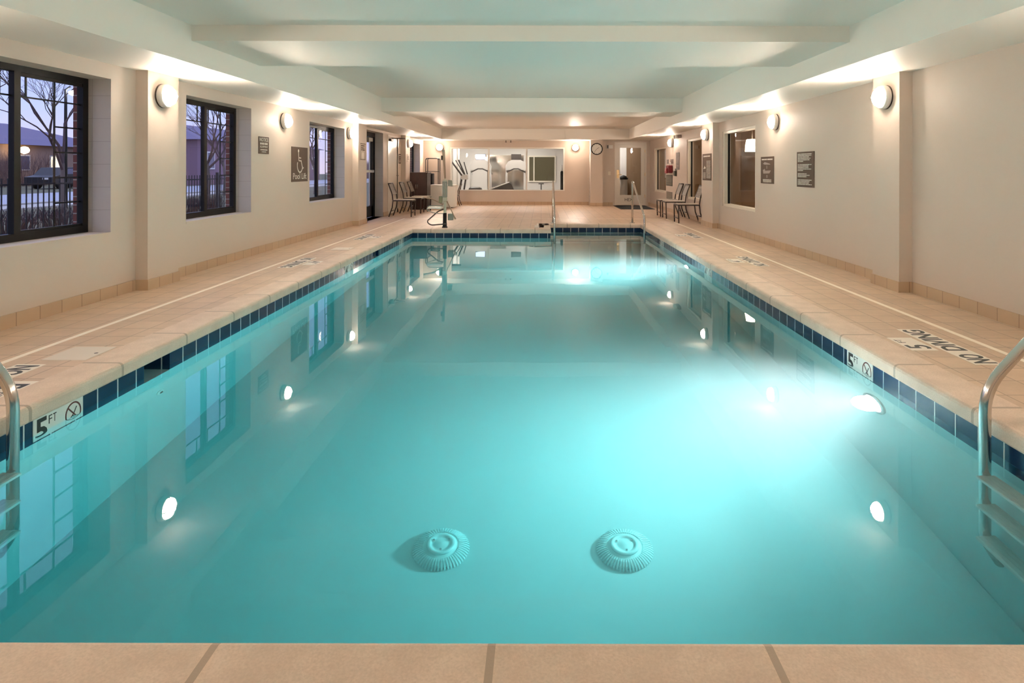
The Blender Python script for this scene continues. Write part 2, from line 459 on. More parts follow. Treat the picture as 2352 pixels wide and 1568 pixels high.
# ------------------------------------------------------------------ walls
def wall_with_holes(mb, axis, p0, p1, a0, a1, z0, z1, holes):
    """slab between p0 and p1 across; a runs along the wall; holes = (a0, a1, z0, z1)"""
    def bx(u0, u1, w0, w1):
        if u1-u0 < 1e-5 or w1-w0 < 1e-5: return
        if axis == 'Y': mb.box(p0, p1, u0, u1, w0, w1)
        else: mb.box(u0, u1, p0, p1, w0, w1)
    cur = a0
    for h in sorted(holes):
        bx(cur, h[0], z0, z1); bx(h[0], h[1], z0, h[2]); bx(h[0], h[1], h[3], z1); cur = h[1]
    bx(cur, a1, z0, z1)
LW = [(4.04, 5.56, 0.582, 1.947), (6.74, 8.25, 0.575, 1.947), (10.33, 12.17, 0.585, 1.935), (18.2, 19.75, 0.585, 1.935)]
LD = [(13.5, 15.14, 0.0, 2.02), (15.64, 16.68, 0.0, 1.96)]
q = MB(); wall_with_holes(q, 'Y', -4.09, XL, YN, YB+0.3, -0.06, 2.75, LW + LD)
struct(q, 'wall_left', WALL)
q = MB(); wall_with_holes(q, 'Y', -4.17, -4.092, YN, YB+3, -0.3, 3.4, LW + [LD[0]]); struct(q, 'wall_exterior', BRICK)
RW = [(10.19, 12.05, 0.455, 1.885), (13.45, 14.99, 0.455, 1.87), (17.5, 19.3, 0.49, 1.80)]
q = MB(); wall_with_holes(q, 'Y', XR, XR+0.16, YN, YB+0.3, -0.06, 2.75, RW)
struct(q, 'wall_right', WALL)
GX0, GX1, GZ0, GZ1 = -2.96, 0.765, 0.455, 1.865
DX0, DX1, DZ = 2.36, 3.386, 2.03
YD = 20.05
q = MB(); wall_with_holes(q, 'X', YB, YB+0.16, XL, 1.56, -0.06, 2.75, [(GX0, GX1, GZ0, GZ1)])
wall_with_holes(q, 'X', YD, YD+0.16, 1.56, XR, -0.06, 2.75, [(DX0, DX1, 0, DZ)])
struct(q, 'wall_back', WALL)
q = MB(); q.box(XL, XR, YN-0.1, YN, -0.06, 2.75); struct(q, 'wall_near', WALL)

# columns that stand out from the side walls, and the pillar by the clock
COLS = [(XL, -3.72, 5.90, 6.40), (XL, -3.713, 12.67, 13.27), (XL, -3.708, 17.07, 17.62), (3.375, XR, 5.88, 6.35), (3.375, XR, 12.27, 13.12),
        (XL, -3.72, -0.55, -0.05), (3.375, XR, -0.55, -0.05)]
for k, (x0, x1, y0, y1) in enumerate(COLS):
    q = MB(); q.box(x0, x1, y0, y1, 0, ZS); struct(q, 'wall_column', WALL)
q = MB(); q.box(1.56, 1.95, 19.72, YB, 0, ZS); struct(q, 'wall_column', WALL)

# baseboards of deck tile
bh, bt = 0.10, 0.012
q = MB()
for a0, a1 in ((YN, -0.55), (-0.05, 5.90), (6.40, 12.67), (13.27, 13.5), (15.14, 15.64), (16.68, 17.07), (17.62, YB)): q.box(XL, XL+bt, a0, a1, 0, bh)
for (x0, x1, y0, y1) in COLS:
    if x0 == XL:
        q.cur = 0; q.box(x1, x1+bt, y0-bt, y1+bt, 0, bh); q.cur = 1; q.box(x0, x1, y0-bt, y0, 0, bh); q.box(x0, x1, y1, y1+bt, 0, bh); q.cur = 0
struct(q, 'baseboard_left', [BASEL, BASEB])
q = MB()
for a0, a1 in ((YN, -0.55), (-0.05, 5.88), (6.35, 12.27), (13.12, YD)): q.box(XR-bt, XR, a0, a1, 0, bh)
for (x0, x1, y0, y1) in COLS:
    if x1 == XR:
        q.cur = 0; q.box(x0-bt, x0, y0-bt, y1+bt, 0, bh); q.cur = 1; q.box(x0, x1, y0-bt, y0, 0, bh); q.box(x0, x1, y1, y1+bt, 0, bh); q.cur = 0
struct(q, 'baseboard_right', [BASEL, BASEB])
q = MB(); q.box(XL, 1.56, YB-bt, YB, 0, bh); q.box(1.56-bt, 1.95+bt, 19.72-bt, 19.72, 0, bh); q.box(1.95, DX0-0.06, YD-bt, YD, 0, bh); q.box(DX1+0.06, XR, YD-bt, YD, 0, bh)
q.cur = 1; q.box(1.56-bt, 1.56, 19.72, YB-bt, 0, bh); q.box(1.95, 1.95+bt, 19.72, YD-bt, 0, bh)
struct(q, 'baseboard_back', [BASEB, BASEL])

# ceiling bays, beams and side soffits
q = MB(); q.box(SL, SR, YN, 5.51, 2.42, 2.75); q.box(SL, SR, 6.85, 12.06, 2.53, 2.75); q.box(SL, SR, 13.1, 19.3, 2.405, 2.75)
struct(q, 'ceiling', CEIL)
for (y0, y1, z0) in ((5.51, 6.85, 2.28), (12.06, 13.1, 2.262)):
    q = MB(); q.box(SL, SR, y0, y1, z0, 2.75); struct(q, 'ceiling_beam', CEIL)
q = MB(); q.box(SL, 0.745, 19.34, YB, ZS, 2.75); q.box(0.745, SR, 19.26, YB, ZS, 2.75); struct(q, 'ceiling_beam', CEIL)
q = MB(); q.box(XL, SL, YN, YB, ZS, 2.75); struct(q, 'ceiling_soffit', CEIL)
q = MB(); q.box(SR, XR, YN, YB, ZS, 2.75); struct(q, 'ceiling_soffit', CEIL)

# ------------------------------------------------------------------ left windows: dark sliding frames with outside bars
def window_left(n, y0, y1, z0, z1):
    r = bpy.data.objects.new('window_%d' % n, None); COL.objects.link(r); r['kind'] = 'structure'
    r.location = (-4.06, (y0+y1)/2, z0)
    loc = lambda ob: setattr(ob, 'matrix_parent_inverse', r.matrix_world.inverted())
    bpy.context.view_layer.update()
    def part(mb, name, m):
        ob = mb.build(name, m, r); ob.matrix_parent_inverse = Matrix.Translation(-r.location); return ob
    t = 0.065
    a = MB(); x0, x1 = -4.09, -4.036
    a.box(x0, x1, y0, y1, z0, z0+t); a.box(x0, x1, y0, y1, z1-t*0.8, z1); a.box(x0, x1, y0, y0+t, z0+t, z1-t*0.8); a.box(x0, x1, y1-t, y1, z0+t, z1-t*0.8)
    part(a, 'window_frame', BLACKF)
    ym = (y0+y1)/2
    a = MB(); a.box(-4.075, -4.03, ym-0.03, ym+0.03, z0+t, z1-t*0.8); a.box(-4.075, -4.045, ym+0.03, ym+0.036, z0+t, z1-t*0.8)
    a.box(-4.07, -4.045, ym+0.03, y1-t, z0+t, z0+t+0.02); a.box(-4.07, -4.045, ym+0.03, y1-t, z1-t-0.014, z1-t*0.8)
    part(a, 'sash', BLACKF)
    a = MB(); w = (y1-y0)/2
    g0, g1 = z0+t, z1-t*0.8; top = g1-(g1-g0)*0.148
    L_, R_ = ym-0.03-w*0.12, ym+0.03+w*0.12
    ri = y1-t-(w-t)*0.41; li = y0+t+(w-t)*0.41; h = 0.0065; X0, X1 = -4.072, -4.062
    a.box(X0, X1, R_-h, R_+h, top, g1); a.box(X0, X1, L_-h, L_+h, top, g1)
    a.box(X0, X1, ri-h, ri+h, g0, g1); a.box(X0, X1, li-h, li+h, g0, g1)
    a.box(X0, X1, y0+t, y1-t, top-h, top+h)
    for k in range(1, 5):
        zz = top-(top-g0)*k/5.0
        a.box(X0, X1, ri, y1-t, zz-h, zz+h); a.box(X0, X1, y0+t, li, zz-h, zz+h)
    part(a, 'muntin', BLACKF)
    a = MB(); a.quad((-4.058, y0+t, g0), (-4.058, y1-t, g0), (-4.058, y1-t, g1), (-4.058, y0+t, g1)); part(a, 'glass_pane', GLASS)
    a = MB(); a.quad((-4.036, y1-0.0015, z0+0.001), (-4.036, y1-0.0015, z1), (XL, y1-0.0015, z1), (XL, y1-0.0015, z0+0.001)); part(a, 'reveal', BLOCK)
    a = MB(); a.quad((-4.17, y1-0.002, z0), (-4.17, y1-0.002, z1), (-4.09, y1-0.002, z1), (-4.09, y1-0.002, z0)); part(a, 'brick_reveal', BRICKX)
    a = MB(); a.box(-4.036, XL+0.004, y0, y1, z0-0.02, z0+0.003); part(a, 'window_sill', WALL)
for k, h in enumerate(LW): window_left(k+1, *h)

# right-hand fixed windows: cream casing set in the wall
CREAM = mat('cream_casing', (0.78, 0.70, 0.58), 0.4)
def window_right(n, y0, y1, z0, z1):
    r = bpy.data.objects.new('window_%d' % n, None); COL.objects.link(r); r['kind'] = 'structure'; r.location = (XR+0.1, (y0+y1)/2, z0)
    def part(mb, name, m):
        ob = mb.build(name, m, r); ob.matrix_parent_inverse = Matrix.Translation(-r.location); return ob
    a = MB(); t = 0.07; x0, x1 = XR+0.02, XR+0.14
    a.box(x0, x1, y0, y1, z0, z0+t*0.7); a.box(x0, x1, y0, y1, z1-t*0.7, z1); a.box(x0, x1, y0, y0+t, z0+t*0.7, z1-t*0.7); a.box(x0, x1, y1-t, y1, z0+t*0.7, z1-t*0.7)
    part(a, 'window_frame', CREAM)
    a = MB(); s2 = 0.035; y_0, y_1, zz0, zz1 = y0+t, y1-t, z0+t*0.7, z1-t*0.7; X0, X1 = XR+0.085, XR+0.115
    a.box(X0, X1, y_1-s2, y_1, zz0, zz1); a.box(X0, X1, y_0, y_0+0.02, zz0, zz1)
    part(a, 'glazing_gasket', BLACKF)
    a = MB(); a.quad((XR+0.10, y_0, zz0), (XR+0.10, y_1, zz0), (XR+0.10, y_1, zz1), (XR+0.10, y_0, zz1)); part(a, 'glass_pane', GLASS)
for k, h in enumerate(RW): window_right(k+5, *h)

# gym window in the far wall: cream frame, two mullions
r = bpy.data.objects.new('window_8', None); COL.objects.link(r); r['kind'] = 'structure'; r.location = ((GX0+GX1)/2, YB, GZ0)
def part8(mb, name, m):
    ob = mb.build(name, m, r); ob.matrix_parent_inverse = Matrix.Translation(-r.location); return ob
a = MB(); t = 0.045; y0, y1 = YB-0.012, YB+0.12
a.box(GX0, GX1, y0, y1, GZ0, GZ0+0.03); a.box(GX0, GX1, y0, y1, GZ1-t, GZ1); a.box(GX0, GX0+t, y0, y1, GZ0+0.03, GZ1-t); a.box(GX1-t, GX1, y0, y1, GZ0+0.03, GZ1-t)
part8(a, 'window_frame', WHITE)
a = MB(); a.box(-1.735, -1.685, YB+0.02, YB+0.1, GZ0+0.03, GZ1-t); part8(a, 'mullion', WHITE)
a = MB(); a.box(-0.50, -0.45, YB+0.02, YB+0.1, GZ0+0.03, GZ1-t); part8(a, 'mullion', WHITE)
a = MB(); a.quad((GX0+t, YB+0.06, GZ0+0.03), (GX1-t, YB+0.06, GZ0+0.03), (GX1-t, YB+0.06, GZ1-t), (GX0+t, YB+0.06, GZ1-t)); part8(a, 'glass_pane', GLASS)

# ------------------------------------------------------------------ doors
def droot(name, loc):
    r = bpy.data.objects.new(name, None); COL.objects.link(r); r['kind'] = 'structure'; r.location = loc
    return r
def rel(mb, name, m, r):
    ob = mb.build(name, m, r); ob.matrix_parent_inverse = Matrix.Translation(-r.location); return ob
# door_1: black glazed exit door in the left wall
r = droot('door_1', (-4.06, 14.3, 0)); y0, y1, zt_ = LD[0][0], LD[0][1], LD[0][3]
a = MB(); a.box(-4.09, -4.03, y0, y0+0.08, 0, zt_); a.box(-4.09, -4.03, y1-0.08, y1, 0, zt_); a.box(-4.09, -4.03, y0+0.08, y1-0.08, zt_-0.10, zt_); rel(a, 'door_frame', BLACKF, r)
a = MB(); ya, yb = y0+0.10, y1-0.10; X0, X1 = -4.075, -4.04
a.box(X0, X1, ya, ya+0.10, 0.02, zt_-0.11); a.box(X0, X1, yb-0.20, yb, 0.02, zt_-0.11); a.box(X0, X1, ya, yb, 0.02, 0.28); a.box(X0, X1, ya, yb, zt_-0.24, zt_-0.11); d = rel(a, 'door_leaf', BLACKF, r)
a = MB(); a.box(-4.037, -4.0, ya+0.06, yb-0.10, 1.07, 1.13); rel(a, 'push_bar', mat('satin_aluminium', (0.62, 0.62, 0.6), 0.35, 0.8), r)
a = MB(); a.box(-4.04, -4.02, yb-0.42, yb-0.38, 0.30, zt_-0.22); rel(a, 'vertical_rod', MATS['satin_aluminium'], r)
a = MB(); a.box(-4.04, -3.98, yb-0.62, yb-0.30, zt_-0.22, zt_-0.14); rel(a, 'door_closer', MATS['satin_aluminium'], r)
a = MB(); a.quad((-4.058, ya+0.1, 0.28), (-4.058, yb-0.2, 0.28), (-4.058, yb-0.2, zt_-0.24), (-4.058, ya+0.1, zt_-0.24)); rel(a, 'glass_pane', GLASS, r)
a = MB(); a.quad((-4.03, y1-0.0015, 0), (-4.03, y1-0.0015, zt_), (XL, y1-0.0015, zt_), (XL, y1-0.0015, 0)); rel(a, 'reveal', BLOCK, r)
# door_2: white metal door in the left wall
r = droot('door_2', (-3.85, 16.16, 0)); y0, y1, zt_ = LD[1][0], LD[1][1], LD[1][3]
DOORP = mat('white_door_paint', (0.72, 0.66, 0.58), 0.28)
a = MB(); a.box(-3.95, XL+0.012, y0-0.05, y0, 0, zt_+0.05); a.box(-3.95, XL+0.012, y1, y1+0.05, 0, zt_+0.05); a.box(-3.95, XL+0.012, y0, y1, zt_, zt_+0.05); rel(a, 'door_frame', DOORP, r)
a = MB(); a.box(-3.90, -3.85, y0+0.003, y1-0.003, 0.01, zt_-0.003); rel(a, 'door_leaf', DOORP, r)
for zz in (0.25, 0.98, 1.72):
    a = MB(); a.box(-3.85, -3.832, y0-0.005, y0+0.03, zz-0.05, zz+0.05); rel(a, 'hinge', DARKM, r)
a = MB(); a.tube([(-3.85, y1-0.08, 0.98), (-3.80, y1-0.08, 0.98)], 0.012); a.tube([(-3.80, y1-0.09, 0.98), (-3.80, y1-0.2, 0.98)], 0.011); rel(a, 'door_handle', STEEL, r)
a = MB(); a.box(-3.85, -3.78, y0+0.10, y0+0.36, zt_-0.10, zt_-0.04); a.tube([(-3.80, y0+0.2, zt_-0.03), (-3.52, y0+0.5, zt_-0.02), (-3.80, y0+0.75, zt_)], 0.012, 6); rel(a, 'door_closer', DARKM, r)
# door_3: half-glazed door in the far wall
r = droot('door_3', (2.87, YD, 0))
a = MB(); a.box(DX0, DX0+0.05, YD-0.02, YD+0.12, 0, DZ); a.box(DX1-0.05, DX1, YD-0.02, YD+0.12, 0, DZ); a.box(DX0+0.05, DX1-0.05, YD-0.02, YD+0.12, DZ-0.05, DZ); rel(a, 'door_frame', DOORP, r)
lx0, lx1, gx0, gx1, gz0, gz1 = DX0+0.052, DX1-0.052, 2.535, 3.215, 0.33, 1.85
a = MB(); a.box(lx0, gx0, YD+0.01, YD+0.055, 0.01, DZ-0.052); a.box(gx1, lx1, YD+0.01, YD+0.055, 0.01, DZ-0.052); a.box(gx0, gx1, YD+0.01, YD+0.055, 0.01, gz0); a.box(gx0, gx1, YD+0.01, YD+0.055, gz1, DZ-0.052); rel(a, 'door_leaf', DOORP, r)
a = MB(); a.quad((gx0, YD+0.03, gz0), (gx1, YD+0.03, gz0), (gx1, YD+0.03, gz1), (gx0, YD+0.03, gz1)); rel(a, 'glass_pane', GLASS, r)
BRASS = mat('brass', (0.75, 0.55, 0.30), 0.3, 0.9)
a = MB(); a.box(2.43, 2.505, YD-0.002, YD+0.01, 0.88, 1.14); rel(a, 'lock_plate', BRASS, r)
a = MB(); a.tube([(2.46, YD, 0.99), (2.46, YD-0.06, 0.99), (2.58, YD-0.06, 0.99)], 0.011, 8); rel(a, 'door_handle', BRASS, r)
for zz in (0.3, 1.0, 1.75):
    a = MB(); a.box(DX1-0.06, DX1-0.045, YD-0.025, YD+0.0, zz-0.05, zz+0.05); rel(a, 'hinge', BRASS, r)
text('HEX', 0.1, Matrix.Translation(-r.location) @ fb(2.815, YD+0.0085, 0.185), 'lettering', INK, r, fit=(0.25, 0.095))

# ================================================================== wall lamps
GLOBE = mat('lit_globe', (0.9, 0.9, 0.9), 0.3, emit=LAMP_C, estr=LAMP_E)
def _globe():                   # frosted lens: strongest straight out, weak towards the rim
    n = GLOBE.node_tree; L = n.links
    t = n.nodes.new('ShaderNodeTexCoord'); s = n.nodes.new('ShaderNodeSeparateXYZ'); L.new(t.outputs['Normal'], s.inputs[0])
    a = n.nodes.new('ShaderNodeMath'); a.operation = 'POWER'; L.new(s.outputs['Z'], a.inputs[0]); a.inputs[1].default_value = 2.0
    b = n.nodes.new('ShaderNodeMath'); b.operation = 'MULTIPLY_ADD'; L.new(a.outputs[0], b.inputs[0]); b.inputs[1].default_value = LAMP_E*0.93; b.inputs[2].default_value = LAMP_E*0.07
    L.new(b.outputs[0], n.nodes['Principled BSDF'].inputs['Emission Strength'])
_globe()
LBASE = mat('lamp_housing', (0.80, 0.77, 0.72), 0.35)
def make_lamp(M, label):
    t = thing('wall_lamp', label, 'lamp', M, 'round wall lamps')
    a = MB(); a.smooth = False
    a.lathe([(0.118, 0.0), (0.118, 0.008)]); a.build('backplate', DARKM, t)
    a = MB(); a.smooth = True
    a.lathe([(0.108, 0.008), (0.115, 0.014), (0.115, 0.052), (0.108, 0.062), (0.094, 0.064)]); a.build('housing', LBASE, t)
    a = MB(); a.smooth = True
    a.lathe([(0.094, 0.064)] + [(0.094*math.cos(k*PI/14), 0.070+0.058*math.sin(k*PI/14)) for k in range(0, 7)] + [(0.004, 0.128)], 28); a.build('globe', GLOBE, t)
    a = MB()
    arc = [(0.102*math.cos(PI*k/14), 0.064+0.070*math.sin(PI*k/14)) for k in range(15)]
    a.tube([(u, 0, h) for u, h in arc], 0.0035, 6); a.tube([(0, u, h) for u, h in arc], 0.0035, 6)
    a.build('wire_guard', LBASE, t)
    return t
LAMPS = [(fl(-3.72, 6.12, 1.862), 'round lit wall lamp on the near left column, right of the largest window'),
         (fl(XL, 9.28, 1.862), 'round lit wall lamp above the wheelchair pool lift sign'),
         (fl(XL, 12.42, 1.862), 'round lit wall lamp between the third left window and the glazed exit door'),
         (fl(-3.708, 17.36, 1.862), 'round lit wall lamp above the dark cabinet at the far left'),
         (fb(-3.30, YB, 1.862), 'round lit wall lamp on the far wall left of the gym window'),
         (fb(1.11, YB, 1.862), 'round lit wall lamp on the far wall between gym window and clock'),
         (fr(3.375, 6.10, 1.862), 'round lit wall lamp on the near right column, largest on the right'),
         (fr(XR, 9.28, 1.862), 'round lit wall lamp above the two brown signs on the right wall'),
         (fr(3.375, 12.68, 1.862), 'round lit wall lamp on the far right column above the pictorial rules sign'),
         (fr(XR, 16.6, 1.862), 'round lit wall lamp above the red bag at the far right'),
         (fl(XL, 2.90, 1.862), 'round lit wall lamp on the left wall nearest the camera, outside the frame'),
         (fr(XR, 2.90, 1.862), 'round lit wall lamp on the right wall nearest the camera, outside the frame'),
         (fl(-3.72, -0.3, 1.862), 'round lit wall lamp on the left column behind the camera'),
         (fr(3.375, -0.3, 1.862), 'round lit wall lamp on the right column behind the camera')]
l0 = make_lamp(*LAMPS[0])
for M, lab in LAMPS[1:]:
    c = copy_tree(l0); c.matrix_world = M; c['label'] = lab

# ================================================================== under-water lamps and fittings
PE = mat('lit_pool_lens', (0.9, 0.95, 1), 0.3, emit=POOL_C, estr=POOL_E)
for yy, lab in ((3.92, 'glowing underwater lamp in the right pool wall, near the camera'), (8.93, 'glowing underwater lamp in the right pool wall, farther away')):
    t = thing('pool_lamp', lab, 'lamp', fr(PR, yy, -0.62), 'underwater lamps')
    a = MB(); a.smooth = True; a.lathe([(0.125, 0), (0.125, 0.012), (0.105, 0.02), (0.10, 0.012)], 28); a.build('trim_ring', STEEL, t)
    a = MB(); a.smooth = True; a.lathe([(0.098, 0.013), (0.07, 0.026), (0.03, 0.034), (0.002, 0.036)], 24); a.build('lens', PE, t)
    ld = bpy.data.lights.new('lamp_beam', 'SPOT'); ld.energy = POOL_W; ld.color = POOL_C; ld.spot_size = math.radians(140); ld.spot_blend = 1.0; ld.shadow_soft_size = 0.09
    lo = bpy.data.objects.new('lamp_beam', ld); COL.objects.link(lo); lo.parent = t; lo.matrix_local = Matrix.Translation((0, 0, 0.05)) @ Matrix.Rotation(PI, 4, 'X') @ Matrix.Rotation(math.radians(-16), 4, 'X')

DR = mat('drain_plastic', (0.62, 0.86, 0.84), 0.6)
def make_drain(x, y, label):
    t = thing('drain_cover', label, 'drain cover', (x, y, -1.56), 'main drain covers')
    a = MB(); a.smooth = True
    a.lathe([(0.132, 0.0), (0.130, 0.010), (0.118, 0.024), (0.100, 0.034), (0.078, 0.040), (0.076, 0.043)], 48); a.build('skirt', DR, t)
    a = MB()
    for k in range(54):
        th = 2*PI*k/54; c_, s_ = math.cos(th), math.sin(th); p = Vector((-s_, c_, 0))*0.0042
        pts = [Vector((0.150*c_, 0.150*s_, 0.002)), Vector((0.149*c_, 0.149*s_, 0.012)), Vector((0.135*c_, 0.135*s_, 0.026)), Vector((0.112*c_, 0.112*s_, 0.038)), Vector((0.095*c_, 0.095*s_, 0.041)), Vector((0.095*c_, 0.095*s_, 0.02))]
        a._add([q+p for q in pts]+[q-p for q in pts], [(0,1,2,3,4,5), (11,10,9,8,7,6)]+[(i, i+6, (i+1) % 6+6, (i+1) % 6) for i in range(6)])
    rb = a.build('rib', DR, t); rb['kind'] = 'stuff'
    a = MB(); a.smooth = True
    a.lathe([(0.076, 0.038), (0.076, 0.052), (0.070, 0.058), (0.054, 0.056), (0.050, 0.048), (0.038, 0.052), (0.016, 0.058), (0.002, 0.060)], 40); a.build('cap', DR, t)
    for k in (0.6, 2.7, 4.8):
        a = MB(); a.lathe([(0.006, 0.050), (0.006, 0.060), (0.002, 0.061)], 8, (0.046*math.cos(k), 0.046*math.sin(k), 0)); a.build('screw', STEEL, t)
make_drain(-0.527, 3.31, 'round ribbed drain cover on the pool floor, the left of the pair')
make_drain(0.448, 3.31, 'round ribbed drain cover on the pool floor, the right of the pair')
t = thing('return_inlet', 'small round water inlet in the left pool wall', 'inlet', fl(PL, 4.06, -0.62))
a = MB(); a.smooth = True; a.lathe([(0.035, 0), (0.033, 0.008), (0.02, 0.012)], 20); a.build('flange', DR, t)
a = MB(); a.smooth = True; a.lathe([(0.018, 0.0121), (0.012, 0.016), (0.002, 0.017)], 16); a.build('eyeball', DARKM, t)

# ================================================================== pool ladders (two rails, three treads)
def bend(P, r, n=6):
    """round the corners of a polyline"""
    P = [Vector(p) for p in P]; out = [P[0]]
    for i in range(1, len(P)-1):
        a, b, c = P[i-1], P[i], P[i+1]
        d1 = (a-b).normalized(); d2 = (c-b).normalized(); rr = min(r, (a-b).length*0.49, (c-b).length*0.49)
        p, q = b+d1*rr, b+d2*rr
        for k in range(n+1):
            t = k/n; out.append(p*(1-t)**2 + b*2*t*(1-t) + q*t*t)
    out.append(P[-1]); return out
TREAD = mat('ladder_tread', (0.62, 0.66, 0.62), 0.5)
def ladder(sx, xw, label):
    """sx = -1 for the left side; xw = x of the pool wall"""
    t = thing('pool_ladder', label, 'ladder', (xw, 2.6, 0), 'stainless pool ladders')
    X = lambda d: sx*d          # d = distance outwards from the wall, on the deck
    for yy in (0.25, -0.25):
        path = [(X(0.0), -1.22), (X(-0.07), -1.02), (X(-0.07), 0.155), (X(0.10), 0.34), (X(0.36), 0.62), (X(0.62), 0.55), (X(0.66), 0.30), (X(0.66), 0.002)]
        P = bend([(x, yy, z) for x, z in path], 0.11)
        a = MB(); a.tube(P, 0.0245, 16); rr = a.build('rail', STEEL, t)
        a = MB(); a.smooth = True; a.lathe([(0.05, 0.001), (0.048, 0.012), (0.026, 0.02)], 24, (X(0.66), yy, 0.0)); a.build('escutcheon', STEEL, rr)
    for zz in (-0.36, -0.66, -0.96):
        a = MB(); a.rbox(min(X(-0.125), X(-0.035)), max(X(-0.125), X(-0.035)), -0.235, 0.235, zz-0.02, zz+0.008, 0.006)
        for k in range(4):
            xx = X(-0.115+0.022*k); a.box(min(xx, xx+0.006*sx), max(xx, xx+0.006*sx), -0.23, 0.23, zz+0.008, zz+0.011)
        a.build('tread', TREAD, t)
ladder(-1, PL, 'stainless steel pool ladder at the left edge of the pool')
ladder(1, PR, 'stainless steel pool ladder at the right edge of the pool')

# ================================================================== stair hand rails in the alcove
def stair_rail(x, label):
    t = thing('pool_handrail', label, 'handrail', (x, 13.4, 0), 'stair handrails')
    P = bend([(0, 0, 0.0), (0, 0, 0.90), (0, -0.10, 0.86), (0, -1.55, 0.27), (0, -1.58, 0.10), (0, -1.58, -0.90)], 0.07)
    a = MB(); a.tube(P, 0.0215, 12); a.build('rail', STEEL, t)
    a = MB(); a.smooth = True; a.lathe([(0.055, 0.0), (0.053, 0.012), (0.024, 0.02)], 24); a.build('escutcheon', STEEL, t)
stair_rail(0.255, 'stainless stair handrail standing at the left of the pool steps')
stair_rail(1.96, 'stainless stair handrail standing at the right of the pool steps')

# ================================================================== deck markings
def text_marks(side, y0, num, w0, near):
    """NO DIVING strip and depth tile; y0 = near end of the strip"""
    L_ = 0.82
    if side == 'R': M = Fr((2.655, y0+L_/2, 0.0), (0, 1, 0), (-1, 0, 0))
    else: M = Fr((-2.985, y0+L_/2, 0.0), (0, -1, 0), (1, 0, 0))
    lab = 'white NO DIVING tile strip set in the %s deck, %s' % ('right' if side == 'R' else 'left', near)
    t = thing('no_diving_tile', lab, 'floor marking', M, 'NO DIVING deck tiles')
    a = MB(); a.rbox(-L_/2, L_/2, -0.085, 0.085, -0.004, 0.002, 0.001); a.build('tile', MARK, t)
    text('NO', 0.15, Matrix.Translation((-0.295, 0, 0.002)), 'lettering', INK, t, fit=(0.18, 0.14), depth=0.0008, bold=0.025)
    text('DIVING', 0.15, Matrix.Translation((0.13, 0, 0.002)), 'lettering', INK, t, fit=(0.51, 0.14), depth=0.0008, bold=0.025)
    if side == 'R': M = Fr((2.455, y0+0.44, 0.0), (0, 1, 0), (-1, 0, 0))
    else: M = Fr((-2.79, y0+0.38, 0.0), (0, -1, 0), (1, 0, 0))
    t = thing('depth_tile', 'white %s FT depth tile set in the %s deck, %s' % (num, 'right' if side == 'R' else 'left', near), 'floor marking', M, 'deck depth tiles')
    a = MB(); a.rbox(-0.15, 0.15, -0.085, 0.085, -0.004, 0.002, 0.001); a.build('tile', MARK, t)
    text(num, 0.15, Matrix.Translation((-0.07, 0, 0.002)), 'numeral', INK, t, fit=(0.085, 0.145), depth=0.0008, bold=0.02)
    for ch, dx in (('F', -0.02), ('T', 0.02)): text(ch, 0.05, Matrix.Translation((0.06+dx, 0.045, 0.002)), 'letter', INK, t, fit=(0.032, 0.045), depth=0.0008)
text_marks('R', 3.69, '5', 0, 'nearest the camera')
text_marks('R', 7.45, '4', 0, 'halfway along')
text_marks('R', 10.50, '3', 0, 'at the far end')
text_marks('L', 2.84, '5', 0, 'beside the near ladder')
text_marks('L', 7.25, '4', 0, 'halfway along')
text_marks('L', 10.15, '3', 0, 'at the far end')

def wl_marker(side, y0, num, where):
    """white depth marker with the no-diving symbol, at the water line"""
    y0 += 0.165; M = fl(PL, y0, -0.159) if side == 'L' else fr(PR, y0, -0.159)
    t = thing('waterline_marker', 'white %s FT marker with no-diving symbol at the %s water line, %s' % (num, 'left' if side == 'L' else 'right', where), 'depth marker', M, 'waterline depth markers')
    a = MB(); a.box(-0.165, 0.165, -0.082, 0.084, 0.0, 0.004); a.build('tile', mat('white_glazed_tile', (0.74, 0.73, 0.68), 0.2), t)
    text(num, 0.1, Matrix.Translation((-0.115, 0.012, 0.004)), 'numeral', INK, t, fit=(0.075, 0.12), depth=0.0008, bold=0.02)
    for ch, dx in (('F', -0.014), ('T', 0.014)): text(ch, 0.05, Matrix.Translation((-0.045+dx, 0.045, 0.004)), 'letter', INK, t, fit=(0.022, 0.042), depth=0.0008)
    a = MB(); ring = [(0.095+0.052*math.cos(k*PI/14), 0.014+0.056*math.sin(k*PI/14)) for k in range(29)]
    a.stroke(ring, 0.008, 0.004, 0.005); a.stroke([(0.058, 0.052), (0.132, -0.024)], 0.007, 0.0041, 0.0051)
    a.build('prohibition_ring', mat('dark_red_ink', (0.10, 0.02, 0.015), 0.5), t)
    a = MB(); a.stroke([(0.075, -0.006), (0.098, 0.012), (0.118, 0.044)], 0.006, 0.004, 0.0049); a.stroke([(0.09, 0.005), (0.108, -0.012)], 0.005, 0.004, 0.0049)
    a.stroke([(0.062, -0.02), (0.082, -0.015), (0.105, -0.022), (0.128, -0.017)], 0.003, 0.004, 0.0049); a.build('diver_figure', INK, t)
wl_marker('L', 3.045, '5', 'nearest the camera'); wl_marker('L', 7.90, '4', 'halfway along'); wl_marker('L', 10.9, '3', 'near the far end')
wl_marker('R', 3.94, '5', 'nearest the camera'); wl_marker('R', 7.66, '4', 'halfway along'); wl_marker('R', 10.7, '3', 'near the far end')

